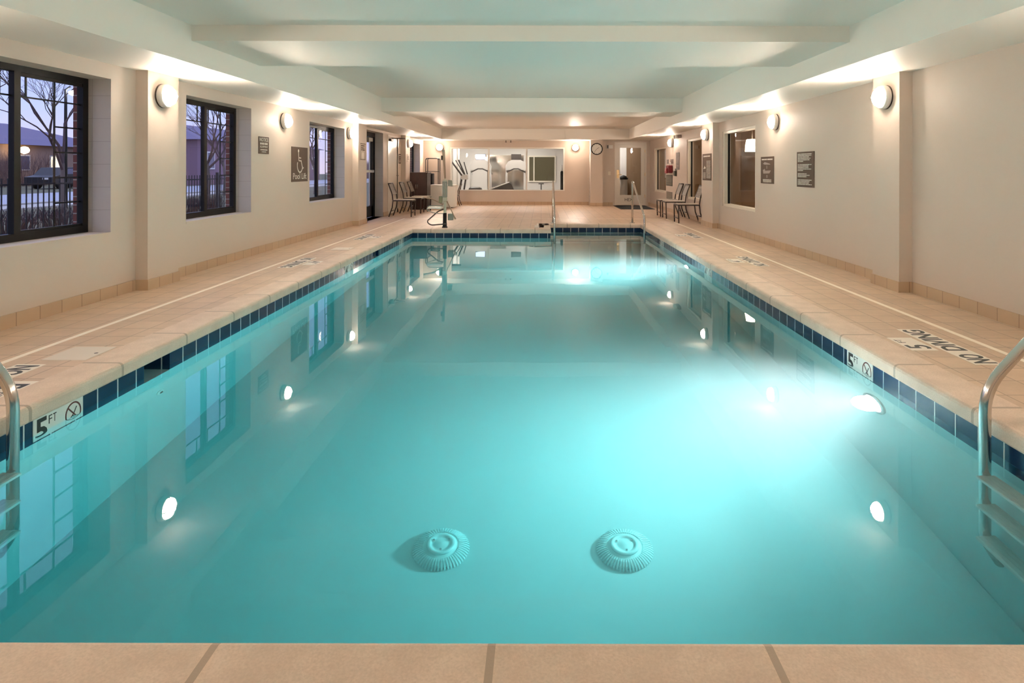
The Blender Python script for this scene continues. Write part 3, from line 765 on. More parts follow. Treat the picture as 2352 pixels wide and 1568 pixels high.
LIDM = mat('skimmer_lid_plastic', (0.68, 0.60, 0.51), 0.5)
for (y0, lab) in ((3.74, 'square cream skimmer lid in the left deck, nearer one'), (8.86, 'square cream skimmer lid in the left deck, farther one')):
    t = thing('skimmer_lid', lab, 'skimmer lid', (-2.865, y0+0.14, 0), 'skimmer lids')
    a = MB(); a.rbox(-0.135, 0.135, -0.14, 0.14, -0.004, 0.003, 0.002); a.build('lid', LIDM, t)
    a = MB(); a.lathe([(0.012, 0.0031), (0.010, 0.0036)], 12, (0.1, 0.0, 0)); a.build('finger_hole', DARKM, t)
t = thing('deck_plate', 'cream square marker plates in the deck left of the pool steps', 'floor marking', (0.03, 12.75, 0))
a = MB(); a.rbox(-0.12, 0.13, 0.1, 0.5, -0.004, 0.003, 0.002); a.rbox(-0.16, 0.03, -0.42, 0.09, -0.004, 0.003, 0.002); a.build('plate', MARK, t)
a = MB(); a.box(-0.09, -0.05, -0.25, -0.1, 0.003, 0.0038); a.build('marking', SEATM, t)
a = MB(); a.box(0.0, 0.05, 0.2, 0.4, 0.003, 0.0038); a.build('marking', SEATM, t)

# ================================================================== chairs
def make_chair():
    """armless metal patio chair; local +x is the way it faces, origin on the floor"""
    t = thing('patio_chair', 'x', 'chair', (0, 0, 0), 'patio chairs')
    W = 0.22
    for s_ in (-1, 1):
        a = MB(); a.tube([(0.24, s_*W, 0.0), (0.25, s_*W, 0.38)], 0.014, 8); a.build('leg', DARKM, t)
        a = MB(); a.tube([(-0.30, s_*W, 0.0), (-0.22, s_*W, 0.22), (-0.20, s_*W, 0.39)], 0.014, 8); a.build('leg', DARKM, t)
    a = MB()
    for s_ in (-1, 1):
        a.tube(bend([(-0.20, s_*W, 0.38), (-0.22, s_*W, 0.55), (-0.315, s_*W, 0.80)], 0.06), 0.014, 8)
    a.tube([(-0.315, -W-0.01, 0.80), (-0.315, W+0.01, 0.80)], 0.014, 8); a.build('back_frame', DARKM, t)
    a = MB()
    for k in range(9):
        z0 = 0.54+k*0.0285; x0 = -0.222-(z0-0.55)*0.37
        a._add([(x0, -W+0.01, z0), (x0, W-0.01, z0), (x0-0.008, W-0.01, z0+0.023), (x0-0.008, -W+0.01, z0+0.023),
                (x0+0.008, -W+0.01, z0), (x0+0.008, W-0.01, z0), (x0, W-0.01, z0+0.023), (x0, -W+0.01, z0+0.023)],
               [(0,3,2,1), (4,5,6,7), (0,1,5,4), (1,2,6,5), (2,3,7,6), (3,0,4,7)])
    a.build('backrest', SLAT, t)
    a = MB(); a.box(-0.21, 0.26, -W-0.014, -W+0.012, 0.375, 0.40); a.box(-0.21, 0.26, W-0.012, W+0.014, 0.375, 0.40); a.box(0.245, 0.262, -W, W, 0.372, 0.40); a.box(-0.215, -0.195, -W, W, 0.375, 0.40); a.build('seat_frame', DARKM, t)
    a = MB()
    for k in range(10): a.rbox(-0.205+k*0.0455, -0.205+k*0.0455+0.040, -W-0.012, W+0.012, 0.401, 0.412, 0.003)
    a.build('seat', SEATM, t)
    a = MB(); a.tube([(-0.25, -W, 0.14), (-0.25, W, 0.14)], 0.009, 6); a.build('stretcher', DARKM, t)
    a = MB(); a.tube([(0.242, -W, 0.10), (0.242, W, 0.10)], 0.009, 6); a.build('stretcher', DARKM, t)
    return t
CH = [(-3.37, 15.26, 0.0, 'brown metal patio chair nearest the glazed exit door on the left'),
      (-3.37, 16.42, 0.0, 'brown metal patio chair second from the glazed exit door, before the white door'),
      (-3.32, 17.16, 0.0, 'brown metal patio chair third in the left row, next to the dark cabinet'),
      (3.20, 13.62, PI, 'dark metal patio chair nearest the right column with the pictorial sign'),
      (3.18, 14.86, PI, 'dark metal patio chair in the middle of the three along the right wall'),
      (3.17, 15.50, PI, 'dark metal patio chair farthest back of the three along the right wall'),
      (-2.80, 19.75, PI, 'tan-seated dark chair behind the white bin below the gym window')]
c0 = make_chair()
for i, (x, y, rz, lab) in enumerate(CH):
    c = c0 if i == 0 else copy_tree(c0)
    c.location = (x, y, 0); c.rotation_euler = (0, 0, rz); c['label'] = lab
c.scale = (0.85, 0.85, 0.85)

# ================================================================== signs
def sign(name, label, M, wd, hg, m=SIGNM, cat='sign'):
    t = thing(name, label, cat, M)
    a = MB(); a.box(-wd/2, wd/2, -hg/2, hg/2, 0.0, 0.008); a.build('panel', m, t)
    return t
def scribble(t, rows, m=SIGNW, name='small_print', z=0.008, seed=1):
    """unreadably small print: rows of (u0, u1, v, height)"""
    rnd = random.Random(seed); a = MB()
    for (u0, u1, v, h) in rows:
        u = u0
        while u < u1-h*0.5:
            w_ = min(h*rnd.uniform(1.2, 4.5), u1-u); k = u
            while k < u+w_-h*0.2:
                g = h*rnd.uniform(0.35, 0.6); hh = h*rnd.uniform(0.75, 1.0)
                a.box(k, min(k+g, u1), v-hh/2, v+hh/2, z, z+0.001); k += g+h*0.14
            u += w_+h*0.45
    return a.build(name, m, t)
def border(t, wd, hg, ins, th, m=SIGNW):
    a = MB(); x, y = wd/2-ins, hg/2-ins
    a.box(-x, x, y-th, y, 0.008, 0.009); a.box(-x, x, -y, -y+th, 0.008, 0.009); a.box(-x, -x+th, -y+th, y-th, 0.008, 0.009); a.box(x-th, x, -y+th, y-th, 0.008, 0.009)
    return a.build('border', m, t)
# NOTICE
t = sign('notice_sign', 'small brown NOTICE sign between the second and third left windows', fl(XL, 8.615, 1.474), 0.315, 0.235)
text('NOTICE', 0.05, Matrix.Translation((0, 0.078, 0.008)), 'lettering', SIGNW, t, fit=(0.27, 0.048))
scribble(t, [(-0.12, 0.12, 0.022, 0.030)], seed=3)
text('EQUIPMENT', 0.04, Matrix.Translation((0, -0.022, 0.008)), 'lettering', SIGNW, t, fit=(0.24, 0.03))
scribble(t, [(-0.11, 0.11, -0.062, 0.016), (-0.07, 0.07, -0.090, 0.014)], seed=4)
# Pool Lift
t = sign('pool_lift_sign', 'large brown sign with white wheelchair symbol and the words Pool Lift', fl(XL, 9.90, 1.222), 0.655, 0.545)
text('Pool', 0.1, Matrix.Translation((-0.135, -0.185, 0.008)), 'lettering', SIGNW, t, fit=(0.28, 0.095)); text('Lift', 0.1, Matrix.Translation((0.172, -0.185, 0.008)), 'lettering', SIGNW, t, fit=(0.20, 0.095))
a = MB(); a.stroke([(0.105*math.cos(th)+0.0, 0.105*math.sin(th)-0.02) for th in [math.radians(150+k*12) for k in range(18)]], 0.022, 0.008, 0.0095)
a.stroke([(-0.055, 0.185), (-0.045, 0.06), (0.06, 0.055)], 0.022, 0.008, 0.0095); a.stroke([(-0.045, 0.105), (0.045, 0.10)], 0.018, 0.008, 0.0095)
a.stroke([(0.05, 0.058), (0.105, -0.065), (0.15, -0.05)], 0.022, 0.008, 0.0095)
a.lathe([(0.026, 0.008), (0.026, 0.0095)], 18, (-0.058, 0.212, 0)); a.build('wheelchair_symbol', SIGNW, t)
# sign on the second left column
PALE = mat('pale_beige_sign', (0.48, 0.39, 0.30), 0.5)
t = sign('pool_safety_sign', 'pale beige framed sign on the left column by the glazed exit door', fl(-3.713, 12.97, 1.512), 0.40, 0.36, PALE)
border(t, 0.40, 0.36, 0.012, 0.012, SIGNM); scribble(t, [(-0.13, 0.13, 0.12, 0.03), (-0.13, 0.1, 0.075, 0.025), (-0.13, 0.13, 0.035, 0.025)], SIGNM, seed=5)
a = MB(); a.lathe([(0.075, 0.008), (0.075, 0.009)], 24, (0, -0.085, 0)); a.build('emblem', MATS['sign_lettering'], t)
# restroom-type sign
t = sign('door_sign', 'small dark pictogram sign between the white door and the third left column', fl(XL, 16.90, 1.43), 0.24, 0.26)
a = MB(); a.lathe([(0.025, 0.008), (0.025, 0.009)], 16, (0, 0.03, 0)); a.prism([(-0.05, -0.10), (0.05, -0.10), (0.02, -0.005), (-0.02, -0.005)], 0.008, 0.009); a.box(-0.09, 0.09, 0.075, 0.10, 0.008, 0.009); a.build('pictogram', SIGNW, t)
t = sign('framed_notice', 'faint pale notice on the third left column below its lamp', fl(-3.708, 17.36, 1.46), 0.26, 0.22, PALE)
scribble(t, [(-0.09, 0.09, 0.05, 0.02), (-0.09, 0.06, 0.01, 0.02), (-0.09, 0.09, -0.03, 0.02)], SIGNM, seed=8)
# right wall signs
t = sign('first_aid_sign', 'small brown first-aid chart sign on the right wall next to the lobby window', fr(XR, 9.64, 1.147), 0.545, 0.415)
scribble(t, [(-0.23, 0.23, 0.165, 0.022)], seed=9)
a = MB(); a.prism([(-0.18, 0.10), (-0.10, 0.125), (0.10, 0.10), (0.14, 0.085), (-0.10, 0.085)], 0.008, 0.009); a.box(-0.02, 0.0, 0.02, 0.07, 0.008, 0.009)
a.prism([(-0.18, 0.0), (-0.10, 0.02), (-0.08, -0.01), (0.16, -0.005), (0.10, -0.05), (-0.16, -0.055)], 0.008, 0.009); a.box(-0.02, 0.01, -0.12, -0.075, 0.008, 0.009)
a.build('diagram', mat('sign_grey_print', (0.30, 0.24, 0.21), 0.6), t)
scribble(t, [(-0.18, 0.18, -0.145+k*-0.013, 0.009) for k in range(4)], seed=10)
t = sign('rules_sign', 'larger brown sign of white printed pool rules on the right wall', fr(XR, 8.25, 1.157), 0.535, 0.47)
rows = []
v = 0.205
for blk in ((6, (0.44, 0.43, 0.36, 0.40, 0.37, 0.18)), (5, (0.43, 0.34, 0.34, 0.43, 0.17)), (3, (0.28, 0.38, 0.28)), (4, (0.44, 0.38, 0.36, 0.44))):
    for k in range(blk[0]): rows.append((-0.235, -0.235+blk[1][k], v, 0.0135)); v -= 0.0195
    v -= 0.024
scribble(t, rows, seed=11)
t = sign('pictorial_rules_sign', 'brown pool rules poster with a swimmer picture on the far right column', fr(3.375, 12.69, 1.205), 0.66, 0.54)
a = MB(); a.prism([(-0.27, -0.04), (-0.20, 0.0), (-0.16, 0.03), (-0.13, -0.005), (-0.08, 0.0), (-0.09, -0.03)], 0.008, 0.009); a.build('swimmer_picture', SIGNW, t)
scribble(t, [(-0.02, 0.29, 0.12-k*0.028, 0.014) for k in range(13)], seed=12)
scribble(t, [(-0.28, -0.08, -0.12-k*0.026, 0.013) for k in range(5)] + [(-0.25, 0.25, 0.22, 0.03)], seed=13)
GS = mat('grey_brown_sign', (0.15, 0.11, 0.085), 0.5)
t = sign('tall_sign', 'tall narrow brown sign right of the red bag', fr(XR, 15.97, 1.37), 0.36, 0.44, GS); scribble(t, [(-0.13, 0.13, 0.17-k*0.035, 0.014) for k in range(10)], mat('dim_print', (0.28, 0.22, 0.18), 0.6), seed=14)
t = sign('small_plaque', 'small brown plaque above the red bag, right of the pair', fr(XR, 16.68, 1.37), 0.34, 0.12, GS)
scribble(t, [(-0.12, 0.12, 0.02, 0.015), (-0.12, 0.08, -0.02, 0.015)], MATS['dim_print'], seed=15)
t = sign('small_plaque', 'small brown plaque above the red bag, left of the pair', fr(XR, 17.22, 1.37), 0.22, 0.12, GS)
scribble(t, [(-0.08, 0.08, 0.0, 0.015)], MATS['dim_print'], seed=16)
t = sign('striped_sign', 'dark green-brown sign of pale text lines below the red bag', fr(XR, 17.02, 0.86), 0.80, 0.30, mat('olive_sign', (0.08, 0.075, 0.05), 0.5))
scribble(t, [(-0.34, 0.34, 0.11-k*0.036, 0.016) for k in range(7)], mat('dim_print2', (0.32, 0.27, 0.2), 0.6), seed=17)

# red rescue bag hanging on the wall
RED = mat('dark_red_nylon', (0.16, 0.008, 0.012), 0.6)
t = thing('rescue_bag', 'dark red rescue bag hanging on the right wall among brown signs', 'bag', fr(XR, 16.72, 1.17))
a = MB(); a.rbox(-0.20, 0.17, -0.11, 0.10, 0.0, 0.12, 0.03); a.build('pouch', RED, t)
a = MB(); a.rbox(-0.16, 0.08, -0.12, 0.02, 0.12, 0.16, 0.012); a.build('pocket', mat('bright_red_nylon', (0.24, 0.012, 0.018), 0.6), t)
a = MB(); a.tube(bend([(-0.12, 0.08, 0.05), (-0.08, 0.17, 0.04), (0.05, 0.17, 0.04), (0.10, 0.08, 0.05)], 0.05), 0.01, 6); a.build('strap', PLAST, t)
a = MB(); a.stroke([(-0.10, -0.05), (-0.02, 0.0), (-0.05, 0.04)], 0.015, 0.16, 0.162); a.build('reflective_stripe', PLAST, t)
t = sign('wall_pouch', 'small dark green pouch hanging right of the red bag', fr(XR, 16.18, 1.08), 0.20, 0.20, mat('dark_green_cloth', (0.06, 0.06, 0.04), 0.7), 'pouch')
a = MB(); a.rbox(-0.09, 0.09, -0.09, 0.04, 0.008, 0.05, 0.01); a.build('pocket', MATS['dark_green_cloth'], t)
# grey low plate
t = sign('wall_grille', 'grey louvred grille low on the far right wall behind the chairs', fr(XR, 17.0, 0.45), 0.75, 0.20, mat('grey_grille', (0.22, 0.19, 0.16), 0.5), 'grille')
a = MB()
for k in range(6): a.box(-0.34, 0.34, -0.08+k*0.028, -0.068+k*0.028, 0.008, 0.013)
a.build('louvre', MATS['dim_print2'], t)
# emergency light
t = thing('emergency_light', 'grey twin-head emergency light high on the right wall between lamp and window', 'emergency light', fr(XR, 15.72, 1.99))
a = MB(); a.rbox(-0.17, 0.17, -0.045, 0.035, 0.0, 0.09, 0.01); a.build('housing', mat('grey_plastic', (0.30, 0.22, 0.19), 0.5), t)
for s_ in (-1, 1):
    a = MB(M=Matrix.Translation((s_*0.11, -0.01, 0.09))); a.smooth = True; a.lathe([(0.02, 0), (0.045, 0.02), (0.048, 0.045), (0.04, 0.05)], 18); a.build('lamp_head', PLAST, t)

# wall clock: rim, dial, hands, marks
t = thing('wall_clock', 'round black-rimmed wall clock on the pillar left of the half-glazed door', 'clock', fb(1.755, 19.72, 1.80))
a = MB(); a.smooth = True; a.lathe([(0.188, 0), (0.188, 0.03), (0.176, 0.038), (0.162, 0.03), (0.160, 0.012)], 40); a.build('rim', BLACKF, t)
a = MB(); a.lathe([(0.161, 0.010), (0.161, 0.014)], 40); a.build('dial', mat('dial_white', (0.70, 0.66, 0.60), 0.3), t)
a = MB()
for k in range(12):
    th = k*PI/6; c_, s_ = math.sin(th), math.cos(th); a.stroke([(0.135*c_, 0.135*s_), (0.155*c_, 0.155*s_)], 0.01, 0.014, 0.015)
a.build('hour_mark', INK, t)
a = MB(); a.stroke([(0, 0), (0.075, 0.05)], 0.010, 0.016, 0.018); a.build('hour_hand', INK, t)
a = MB(); a.stroke([(0, 0), (-0.08, -0.10)], 0.008, 0.018, 0.020); a.build('minute_hand', INK, t)
# fire alarm
t = thing('fire_alarm', 'small white alarm box on the recessed wall between clock and door', 'alarm', fb(2.20, YD, 1.88))
a = MB(); a.rbox(-0.045, 0.10, -0.055, 0.055, 0, 0.05, 0.008); a.build('housing', PLAST, t)
a = MB(); a.box(-0.08, -0.047, -0.05, 0.05, 0, 0.045); a.build('strobe', DARKM, t)
# switch plate low on recessed wall
t = thing('light_switch', 'small beige switch plate on the recessed wall left of the door', 'switch', fb(2.19, YD, 1.03))
a = MB(); a.rbox(-0.04, 0.04, -0.06, 0.06, 0, 0.008, 0.003); a.build('plate', CREAM, t)
a = MB(); a.box(-0.008, 0.008, -0.015, 0.015, 0.008, 0.018); a.build('toggle', CREAM, t)
# sprinkler heads
for x in (-1.14, -0.985):
    t = thing('sprinkler_head', 'small dark sprinkler head under the far soffit, %s of the pair' % ('left' if x < -1.1 else 'right'), 'sprinkler', (x, 20.15, ZS), 'sprinkler heads')
    a = MB(); a.smooth = True; a.lathe([(0.012, -0.06), (0.03, -0.055), (0.03, -0.05), (0.01, -0.045), (0.012, -0.005), (0.03, 0.0)], 16); a.build('body', DARKM, t)
# door mat
t = thing('door_mat', 'black floor mat before the half-glazed door', 'mat', (2.8, 18.95, 0))
a = MB(); a.rbox(-0.5, 0.5, -0.9, 0.9, 0.0, 0.01, 0.004); a.build('border', mat('black_rubber', (0.012, 0.010, 0.010), 0.7), t)
a = MB(); a.rbox(-0.45, 0.45, -0.85, 0.85, 0.0101, 0.014, 0.002); a.build('pile', mat('black_carpet', (0.010, 0.009, 0.010), 0.95, bump=(300, 0.6, 0.003)), t)

# ================================================================== cabinet, rack, bin
ESP = mat('espresso_wood', (0.030, 0.012, 0.010), 0.35, var=(8, (0.045, 0.018, 0.013)))
t = thing('towel_cabinet', 'dark espresso wooden cabinet at the far left by the back wall', 'cabinet', (-3.43, 17.95, 0))
a = MB(); a.box(-0.36, 0.20, -0.28, 0.28, 0.04, 1.03); a.box(-0.34, 0.18, -0.26, 0.26, 0, 0.04); a.build('body', ESP, t)
a = MB(); a.rbox(-0.38, 0.22, -0.30, 0.30, 1.03, 1.06, 0.004); a.build('top', ESP, t)
for s_ in (0, 1):
    a = MB(); a.box(-0.345+s_*0.265, -0.09+s_*0.265, -0.30, -0.281, 0.06, 1.01); d = a.build('door', ESP, t)
    a = MB(); a.tube([(-0.11+s_*0.05, -0.32, 0.60), (-0.11+s_*0.05, -0.32, 0.72)], 0.006, 8); a.build('handle', STEEL, d)
t = thing('storage_box', 'black box unit standing beside the espresso cabinet', 'box', (-3.38, 19.12, 0))
a = MB(); a.rbox(-0.12, 0.08, -0.15, 0.15, 0.0, 1.02, 0.01); a.build('body', BLACKF, t)
a = MB(); a.rbox(-0.10, 0.06, -0.16, -0.15, 0.72, 1.0, 0.004); a.build('front_panel', mat('gloss_black', (0.01, 0.01, 0.012), 0.2), t)
t = thing('shelf_rack', 'tall dark tubular rack with rounded top before the far wall', 'rack', (-3.40, 19.62, 0))
for yy in (-0.16, 0.16):
    a = MB(); a.tube(bend([(-0.20, yy, 0.02), (-0.20, yy, 1.49), (0.19, yy, 1.49), (0.19, yy, 0.02)], 0.06), 0.013, 8); a.build('hoop', DARKM, t)
for zz in (0.25, 0.66, 1.08, 1.46):
    a = MB(); a.tube([(-0.2, -0.16, zz), (-0.2, 0.16, zz)], 0.01, 6); a.tube([(0.19, -0.16, zz), (0.19, 0.16, zz)], 0.01, 6)
    if zz < 1.4:
        a.tube([(-0.2, -0.16, zz), (0.19, -0.16, zz)], 0.01, 6); a.tube([(-0.2, 0.16, zz), (0.19, 0.16, zz)], 0.01, 6)
        for k in range(1, 6): a.tube([(-0.2+k*0.065, -0.16, zz), (-0.2+k*0.065, 0.16, zz)], 0.004, 5)
    a.build('shelf', DARKM, t)
BINM = mat('white_bin_plastic', (0.82, 0.79, 0.73), 0.45)
t = thing('towel_bin', 'large white tapered towel bin behind the pool lift', 'bin', (-3.03, 19.25, 0))
def taper(a, x0, x1, y0, y1, z0, z1, k):
    cx, cy_ = (x0+x1)/2, (y0+y1)/2
    lo = [(cx+(x-cx)*k, cy_+(y-cy_)*k, z0) for x, y in ((x0,y0),(x1,y0),(x1,y1),(x0,y1))]; hi = [(x, y, z1) for x, y in ((x0,y0),(x1,y0),(x1,y1),(x0,y1))]
    a._add(lo+hi, [(0,3,2,1),(4,5,6,7),(0,1,5,4),(1,2,6,5),(2,3,7,6),(3,0,4,7)])
t.location = (-2.925, 18.65, 0)
a = MB(); taper(a, -0.36, 0.40, -0.25, 0.25, 0.03, 0.67, 0.93); a.build('tub', BINM, t)
a = MB(); a.rbox(-0.375, 0.415, -0.265, 0.265, 0.655, 0.69, 0.008); a.build('rim', BINM, t)
for sx in (-1, 1):
    for sy in (-1, 1):
        a = MB(); a.tube([(sx*0.28, sy*0.18-0.01, 0.025), (sx*0.28, sy*0.18+0.01, 0.025)], 0.025, 12); a.build('caster', DARKM, t)

# ================================================================== pool lift
LG = mat('lift_grey_green', (0.26, 0.275, 0.235), 0.5); LC = mat('lift_cream', (0.50, 0.47, 0.36), 0.5); LT = mat('lift_tan_tube', (0.36, 0.26, 0.18), 0.4)
t = thing('pool_lift', 'wheelchair pool lift with tall mast and seat frame at the far pool edge', 'pool lift', (-1.895, 12.28, 0))
a = MB(); a.smooth = True; a.lathe([(0.055, 0), (0.055, 0.015), (0.042, 0.03), (0.042, 0.09), (0.037, 0.10), (0.037, 0.29)], 20); a.build('base_post', BLACKF, t)
a = MB(); a.rbox(-0.022, 0.030, -0.03, 0.03, 0.29, 0.52, 0.008); a.build('lower_mast', LC, t)
a = MB(); a.rbox(-0.038, 0.038, -0.045, 0.045, 0.52, 0.60, 0.008); a.build('collar', LC, t)
a = MB(); a.rbox(-0.045, 0.045, -0.045, 0.045, 0.60, 0.91, 0.008); mm = a.build('mast', LG, t)
a = MB(); a.box(-0.025, -0.019, -0.048, -0.045, 0.62, 0.88); a.box(0.019, 0.025, -0.048, -0.045, 0.62, 0.88); a.build('groove', STEEL, mm)
a = MB(); a.rbox(-0.04, 0.04, -0.04, 0.04, 0.905, 0.945, 0.006); a.tube([(0, 0, 0.94), (0, 0, 0.975)], 0.014, 8); a.build('mast_head', LC, t)
a = MB(); a._add([(-0.012, -0.012, 0.97), (0.012, -0.012, 0.97), (0.012, 0.012, 0.97), (-0.012, 0.012, 0.97), (-0.055, -0.02, 1.49), (-0.015, -0.02, 1.49), (-0.015, 0.02, 1.49), (-0.055, 0.02, 1.49)],
                 [(0,3,2,1),(4,5,6,7),(0,1,5,4),(1,2,6,5),(2,3,7,6),(3,0,4,7)]); a.tube([(0.012, 0, 0.97), (-0.005, 0, 1.35), (-0.012, 0, 1.53)], 0.010, 6); a.build('boom', LT, t)
a = MB(); a.rbox(-0.075, -0.035, -0.02, 0.02, 1.33, 1.42, 0.006); a.build('boom_bracket', DARKM, t)
a = MB(); a.rbox(-0.055, -0.015, -0.02, 0.02, 1.49, 1.53, 0.004); a.build('boom_tip', LG, t)
a = MB(); a._add([(0.05, 0.06, 0.83), (0.145, 0.06, 0.82), (0.125, 0.10, 0.93), (0.05, 0.10, 0.94), (0.05, 0.08, 0.82), (0.145, 0.08, 0.81), (0.125, 0.12, 0.92), (0.05, 0.12, 0.93)],
                 [(0,1,2,3),(7,6,5,4),(0,4,5,1),(1,5,6,2),(2,6,7,3),(3,7,4,0)]); a.build('control_box', LG, t)
a = MB(); a.rbox(-0.115, -0.05, -0.03, 0.03, 0.49, 0.62, 0.006); a.build('battery_pack', mat('olive_plastic', (0.22, 0.21, 0.12), 0.5), t)
a = MB(); a.tube([(-0.03, 0, 0.46), (-0.25, -0.02, 0.57), (-0.41, -0.02, 0.60)], 0.014, 8); a.build('push_arm', LT, t)
a = MB(); a.rbox(-0.33, -0.05, -0.14, 0.14, 0.375, 0.41, 0.012); a.build('seat', BINM, t)
a = MB(); a.tube(bend([(-0.02, -0.14, 0.44), (-0.30, -0.14, 0.44), (-0.34, -0.14, 0.36), (-0.20, -0.14, 0.30), (-0.02, -0.05, 0.28)], 0.05), 0.008, 6); a.build('seat_frame', LG, t)
a = MB(); a.tube(bend([(-0.03, 0, 0.36), (-0.12, -0.05, 0.33), (-0.34, -0.10, 0.13), (-0.26, -0.12, 0.06), (0.05, -0.12, 0.085)], 0.06), 0.012, 8); a.build('foot_frame', DARKM, t)
a = MB(); a.tube(bend([(0.04, 0, 0.52), (0.11, 0.02, 0.38), (0.19, 0.04, 0.19)], 0.05), 0.011, 8); a.tube([(0.19, 0.04, 0.20), (0.205, 0.04, 0.165)], 0.018, 8); a.build('stabiliser_leg', LT, t)
a = MB(); a.rbox(0.05, 0.155, 0.06, 0.16, 0.14, 0.27, 0.01); a.build('power_box', LG, t)

# ================================================================== gym behind the far window
GW = mat('gym_wall', (0.70, 0.67, 0.63), 0.5); GF = mat('gym_floor', (0.18, 0.15, 0.13), 0.6)
gy0, gy1 = YB+0.16, 25.2
q = MB(); q.box(-3.9, 2.0, gy0, gy1, -0.06, 0); struct(q, 'floor_gym', GF)
q = MB(); q.box(-3.9, 2.0, gy0, gy1, 2.5, 2.6); struct(q, 'ceiling_gym', GW)
q = MB(); q.box(-4.0, -3.9, gy0, gy1, 0, 2.5); struct(q, 'wall_gym_left', GW)
q = MB(); q.box(1.56, 1.66, gy0, gy1, 0, 2.5); struct(q, 'wall_gym_right', GW)
q = MB(); q.box(-3.9, 1.56, gy1, gy1+0.1, 0, 2.5); struct(q, 'wall_gym_back', GW)
CLED = mat('ceiling_panel_light', (1, 1, 1), 0.5, emit=(1.0, 0.94, 0.86), estr=15.0)
for i, (x, y) in enumerate(((-2.6, 21.6), (-0.6, 21.6), (-2.6, 23.6), (-0.6, 23.6))):
    t = thing('ceiling_light', 'square lit ceiling panel in the gym, %s %s' % (('front', 'back')[i // 2], ('left', 'right')[i % 2]), 'ceiling light', (x, y, 2.5), 'gym ceiling panels')
    a = MB(); a.box(-0.32, 0.32, -0.32, -0.30, -0.02, 0); a.box(-0.32, 0.32, 0.30, 0.32, -0.02, 0); a.box(-0.32, -0.30, -0.3, 0.3, -0.02, 0); a.box(0.30, 0.32, -0.3, 0.3, -0.02, 0); a.build('frame', PLAST, t)
    a = MB(); a.box(-0.30, 0.30, -0.30, 0.30, -0.012, -0.004); a.build('diffuser', CLED, t)
MIR = mat('gym_mirror', (0.55, 0.53, 0.50), 0.12, 1.0)
t = thing('wall_mirror', 'large grey wall mirror at the back of the gym behind the treadmills', 'mirror', fb(-1.33, gy1, 1.0))
a = MB(); a.box(-0.85, 0.62, -0.8, 0.72, 0, 0.02); a.build('mirror_glass', MIR, t)
a = MB(); a.box(-0.87, 0.64, 0.72, 0.76, 0, 0.03); a.build('top_rail', PLAST, t)
# inner window with olive dark glass and cream frame
t = thing('inner_window', 'cream framed inner window with dark olive glass at the right of the gym', 'window', fb(0.03, gy1, 1.17))
a = MB(); W_, H_ = 0.56, 0.53
a.box(-W_, W_, H_-0.05, H_, 0, 0.05); a.box(-W_, W_, -H_, -H_+0.05, 0, 0.05); a.box(-W_, -W_+0.05, -H_+0.05, H_-0.05, 0, 0.05); a.box(W_-0.05, W_, -H_+0.05, H_-0.05, 0, 0.05); a.box(-0.34, -0.30, -H_+0.05, H_-0.05, 0, 0.05); a.build('frame', mat('ivory_paint', (0.85, 0.80, 0.68), 0.4), t)
a = MB(); a.box(-W_+0.05, W_-0.05, -H_+0.05, H_-0.05, 0.0, 0.015); a.build('dark_glass', mat('olive_glass', (0.11, 0.10, 0.06), 0.08), t)
# left part: pale curtain panels
t = thing('curtain', 'pale pleated curtain at the left inside the gym', 'curtain', (-3.55, 22.1, 0.0))
a = MB(); a.smooth = True
for k in range(12):
    x0 = k*0.055
    a.quad((x0, 0.03*math.sin(k*PI/1.5), 0), (x0+0.055, 0.03*math.sin((k+1)*PI/1.5), 0), (x0+0.055, 0.03*math.sin((k+1)*PI/1.5), 1.9), (x0, 0.03*math.sin(k*PI/1.5), 1.9))
a.build('cloth', mat('ivory_cloth', (0.80, 0.76, 0.70), 0.8), t)
a = MB(); a.tube([(-0.05, 0, 1.92), (0.72, 0, 1.92)], 0.014, 8); a.build('rod', DARKM, t)

GR = mat('machine_grey', (0.07, 0.06, 0.055), 0.45); SIL = mat('machine_silver', (0.60, 0.58, 0.55), 0.35)
def treadmill(x, y, lab, scr):
    t = thing('treadmill', lab, 'treadmill', (x, y, 0))
    a = MB(); a.rbox(-0.40, 0.40, 0.1, 1.75, 0.0, 0.22, 0.02); a.box(-0.24, 0.24, 0.3, 1.7, 0.221, 0.226); a.build('running_deck', GR, t)
    a = MB(); a.rbox(-0.36, 0.36, -0.15, 0.32, 0.08, 0.36, 0.05); a.build('motor_cover', SIL, t)
    for s_ in (-1, 1):
        a = MB(); a.tube([(s_*0.37, 0.15, 0.1), (s_*0.34, 0.1, 1.15)], 0.038, 8); a.build('upright', SIL, t)
        a = MB(); a.tube([(s_*0.36, 0.1, 1.05), (s_*0.37, 0.6, 0.98)], 0.02, 8); a.build('handrail', GR, t)
    a = MB(M=Fr((0, 0.14, 0), (1, 0, 0), (0, 0, 1)))
    a.prism([(-0.37, 1.08), (-0.29, 1.13), (0.29, 1.13), (0.37, 1.08), (0.39, 1.26), (0.30, 1.42), (0.16, 1.49), (-0.16, 1.49), (-0.30, 1.42), (-0.39, 1.26)], 0, 0.14); a.build('console', SIL, t)
    a = MB(); a.tube([(-0.33, -0.04, 1.05), (-0.08, -0.08, 1.17), (0.08, -0.08, 1.17), (0.33, -0.04, 1.05)], 0.024, 8); a.build('handlebar', GR, t)
    a = MB(); a.rbox(-0.18, 0.18, 0.04, 0.09, 1.49, 1.70, 0.008); tv = a.build('television', GR, t)
    a = MB(); a.box(-0.165, 0.165, 0.036, 0.04, 1.505, 1.685); a.build('screen', scr, tv)
SCR = mat('lit_screen', (0.1, 0.1, 0.1), 0.3, emit=(0.62, 0.72, 1.0), estr=1.2, var=None)
treadmill(-2.18, 22.4, 'silver treadmill with lit blue-white screen, left one in the gym', SCR)
